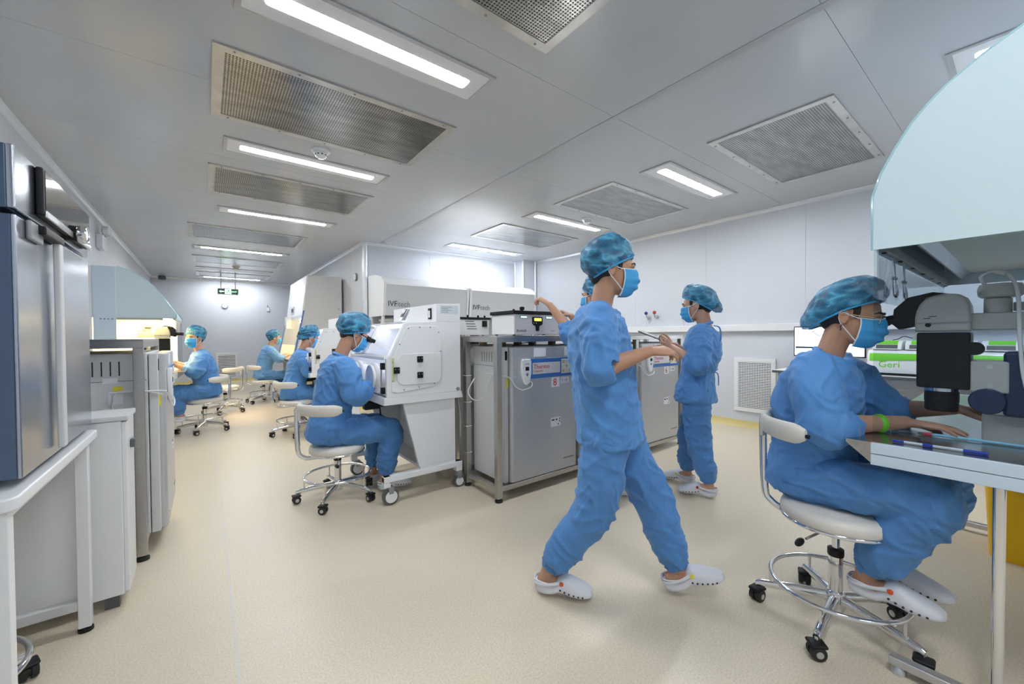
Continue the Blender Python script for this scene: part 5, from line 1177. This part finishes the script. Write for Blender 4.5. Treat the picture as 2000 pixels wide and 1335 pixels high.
# seated woman at the right workstation
J = dict(head=(.060, 0, 1.318), hpitch=14, neck=(-.012, 0, 1.165), chest=(-.045, 0, 1.0), pelvis=(-.085, 0, .61), arch=-.02,
    shR=(-.035, -.17, 1.095), elR=(.02, -.215, .872), wrR=(.225, .035, .886), haR=((.95, .20, -.06), (.06, 0, 1), 1, (4, 6, 6), 9),
    shL=(-.02, .17, 1.095), elL=(.13, .235, .90), wrL=(.345, .16, .945), haL=((.9, -.12, -.05), (.0, .2, 1), -1, (14, 20, 18), 7),
    hipR=(-.075, -.095, .605), kneeR=(.315, -.115, .640), footR=((.085, -.10, .178), 2, 2), anR=(.135, -.10, .285),
    hipL=(-.075, .095, .605), kneeL=(.32, .105, .635), footL=((.095, .09, .178), -4, 2), anL=(.145, .09, .285),
    gown=[(-.085, 0, .545, .165, .195), (-.085, 0, .60, .17, .20), (-.075, 0, .75, .155, .18), (-.055, 0, .95, .158, .19), (-.03, 0, 1.09, .12, .185), (-.018, 0, 1.15, .07, .098)],
    cuff=.30, sleeve=.086, leg=.097, hipr=(.15, .18, .115), wr_amp=.0105)
P_sit, top_sit, HMs = person('seated woman in the foreground working through glass at the right workstation', (2.215, .53), -90, J, 'skinB', cloth='scrub', seed=8, bun=.062, puff=1.06, capz=.028, caph=.80, glasses='gold', vox=.0045, cvox=.007)
M().tube([(-.006, -.080, -.034), (-.008, -.082, -.045), (-.004, -.080, -.052), (-.006, -.082, -.06)], .0022, 6, 3).xf(HMs).obj('earring', 'ink', P_sit)
M().ring((0, 0, 0), .033, .006, 'z', 24, 6, flat=2).xf(Matrix.Translation((.160, -.044, .8815)) @ Matrix.Rotation(R(50), 4, 'Z') @ Matrix.Rotation(R(90), 4, 'Y')).obj('wrist_band', 'green', P_sit)

# man at the near isolator
J = dict(head=(.118, 0, 1.268), hpitch=30, neck=(.012, 0, 1.105), chest=(-.015, 0, .93), pelvis=(-.08, 0, .535), arch=-.03,
    shR=(-.005, -.175, 1.03), elR=(.05, -.245, .82), wrR=(.265, -.215, .925), haR=((1, .1, .05), (0, -.3, 1), 1),
    shL=(.01, .175, 1.03), elL=(.06, .245, .82), wrL=(.265, .17, .925), haL=((1, -.1, .05), (0, .3, 1), -1),
    hipR=(-.07, -.10, .53), kneeR=(.355, -.14, .49), footR=((.255, -.13, .012), 0, 0), anR=(.305, -.13, .13),
    hipL=(-.07, .10, .53), kneeL=(.34, .12, .48), footL=((.235, .11, .012), 5, 0), anL=(.285, .115, .13),
    gown=[(-.085, 0, .475, .158, .19), (-.085, 0, .53, .16, .195), (-.06, 0, .70, .14, .175), (-.02, 0, .90, .148, .19), (.0, 0, 1.03, .118, .185), (.008, 0, 1.09, .07, .1)],
    cuff=.45, sleeve=.088, leg=.095, hipr=(.15, .175, .105), wr_amp=.0105)
person('man in blue scrubs seated with his arms in the near isolator', (.83, 3.30), 0, J, 'skinB', cloth='scrub', seed=11, glasses='black', vox=.0055, puff=1.08)

# second seated isolator worker
J2 = dict(head=(.135, 0, 1.24), hpitch=24, neck=(.04, 0, 1.08), chest=(.01, 0, .90), pelvis=(-.07, 0, .535), arch=-.02,
    shR=(.015, -.165, 1.0), elR=(.07, -.23, .80), wrR=(.28, -.21, .925), haR=((1, .1, .05), (0, -.3, 1), 1),
    shL=(.03, .165, 1.0), elL=(.08, .23, .80), wrL=(.28, .17, .925), haL=((1, -.1, .05), (0, .3, 1), -1),
    hipR=(-.06, -.095, .53), kneeR=(.34, -.13, .49), footR=((.24, -.12, .012), 0, 0), anR=(.29, -.12, .13),
    hipL=(-.06, .095, .53), kneeL=(.33, .12, .49), footL=((.22, .11, .012), 5, 0), anL=(.27, .115, .13),
    gown=[(-.075, 0, .475, .15, .18), (-.075, 0, .53, .152, .185), (-.045, 0, .70, .13, .165), (.0, 0, .88, .135, .178), (.02, 0, 1.0, .108, .172), (.035, 0, 1.065, .066, .095)],
    cuff=.45, sleeve=.08, leg=.09, hipr=(.14, .17, .105), wr_amp=.0105)
person('person in blue scrubs seated at the second isolator, behind the first man', (.97, 5.82), 0, J2, 'skinB', cloth='scrub', seed=14, detail=False, vox=.0065, cvox=.009, bun=.03)
# person at the biosafety cabinet
J = dict(head=(.16, 0, 1.235), hpitch=8, neck=(.085, 0, 1.08), chest=(.045, 0, .90), pelvis=(-.04, 0, .535), arch=-.01,
    shR=(.055, -.165, 1.0), elR=(.20, -.22, .83), wrR=(.385, -.15, .90), haR=((1, .1, .05), (0, -.2, 1), 1),
    shL=(.06, .165, 1.0), elL=(.20, .22, .83), wrL=(.385, .13, .90), haL=((1, -.1, .05), (0, .2, 1), -1),
    hipR=(-.03, -.095, .525), kneeR=(.375, -.13, .49), footR=((.28, -.14, .012), -6, 0), anR=(.33, -.14, .13),
    hipL=(-.03, .095, .525), kneeL=(.34, .12, .47), footL=((.02, .10, .14), 0, -30), anL=(.09, .10, .24),
    gown=[(-.045, 0, .475, .15, .18), (-.045, 0, .53, .152, .185), (-.01, 0, .70, .13, .165), (.035, 0, .88, .135, .178), (.055, 0, 1.0, .108, .172), (.075, 0, 1.065, .066, .095)],
    cuff=.40, sleeve=.08, leg=.082, hipr=(.14, .17, .105))
person('person in pale blue scrubs seated at the biosafety cabinet down the corridor', (.92, 9.08), 0, J, 'skinA', cloth='scrub2', seed=17, detail=False, vox=.0065, cvox=.009, puff=.98)
# man looking towards the camera
J = dict(head=(.09, 0, 1.245), hyaw=48, hpitch=6, neck=(.045, 0, 1.085), chest=(.02, 0, .91), pelvis=(-.03, 0, .545), arch=-.03,
    shR=(.04, -.17, 1.005), elR=(.12, -.23, .83), wrR=(.315, -.14, .93), haR=((1, .1, .05), (0, -.3, 1), 1),
    shL=(.02, .17, 1.005), elL=(.09, .25, .82), wrL=(.30, .17, .915), haL=((1, -.15, .05), (0, .4, 1), -1),
    hipR=(-.02, -.10, .54), kneeR=(.33, -.12, .53), footR=((.22, -.11, .17), 0, 0), anR=(.27, -.11, .28),
    hipL=(-.02, .10, .54), kneeL=(.33, .13, .53), footL=((.20, .12, .17), 4, 0), anL=(.25, .125, .28),
    gown=[(-.035, 0, .485, .158, .19), (-.035, 0, .54, .16, .195), (-.02, 0, .70, .145, .175), (.015, 0, .89, .148, .188), (.03, 0, 1.005, .115, .18), (.045, 0, 1.07, .068, .1)],
    cuff=.38, sleeve=.085, leg=.092, hipr=(.145, .175, .105))
person('man in blue scrubs turned towards the camera at the left warm-lit workstation', (-.02, 6.75), 180, J, 'skinA', cloth='scrub', seed=21, detail=False, vox=.006, cvox=.0085, puff=1.0)
# person hidden behind the walking man
J = dict(head=(.16, .02, 1.545), hpitch=8, neck=(.10, .01, 1.385), chest=(.08, 0, 1.21), pelvis=(.03, 0, .84),
    shL=(.10, .165, 1.315), elL=(.27, .215, 1.27), wrL=(.415, .275, 1.475), haL=((.35, .1, .25), (-.4, .1, .8), -1, (45, 50, 40)),
    shR=(.10, -.165, 1.315), elR=(.24, -.20, 1.15), wrR=(.38, .0, 1.40), haR=((.5, .3, .3), (-.4, -.2, .8), 1, (40, 45, 35)),
    hipL=(.03, .085, .83), kneeL=(.05, .09, .45), footL=((-.03, .11, .012), 4, 0), anL=(.025, .113, .125),
    hipR=(.03, -.085, .83), kneeR=(.04, -.09, .45), footR=((-.06, -.11, .012), -6, 0), anR=(-.005, -.116, .125),
    gown=[(.03, 0, .75, .148, .20), (.03, 0, .80, .15, .202), (.05, 0, 1.0, .135, .185), (.08, 0, 1.18, .138, .186), (.095, 0, 1.3, .11, .178), (.10, 0, 1.36, .068, .098)],
    cuff=.22, sleeve=.082, leg=.092)
person('person mostly hidden behind the walking man, reaching over the black-lidded box', (2.44, 1.88), 106, J, 'skinA', cloth='scrub', seed=25, vox=.0055, cvox=.008)
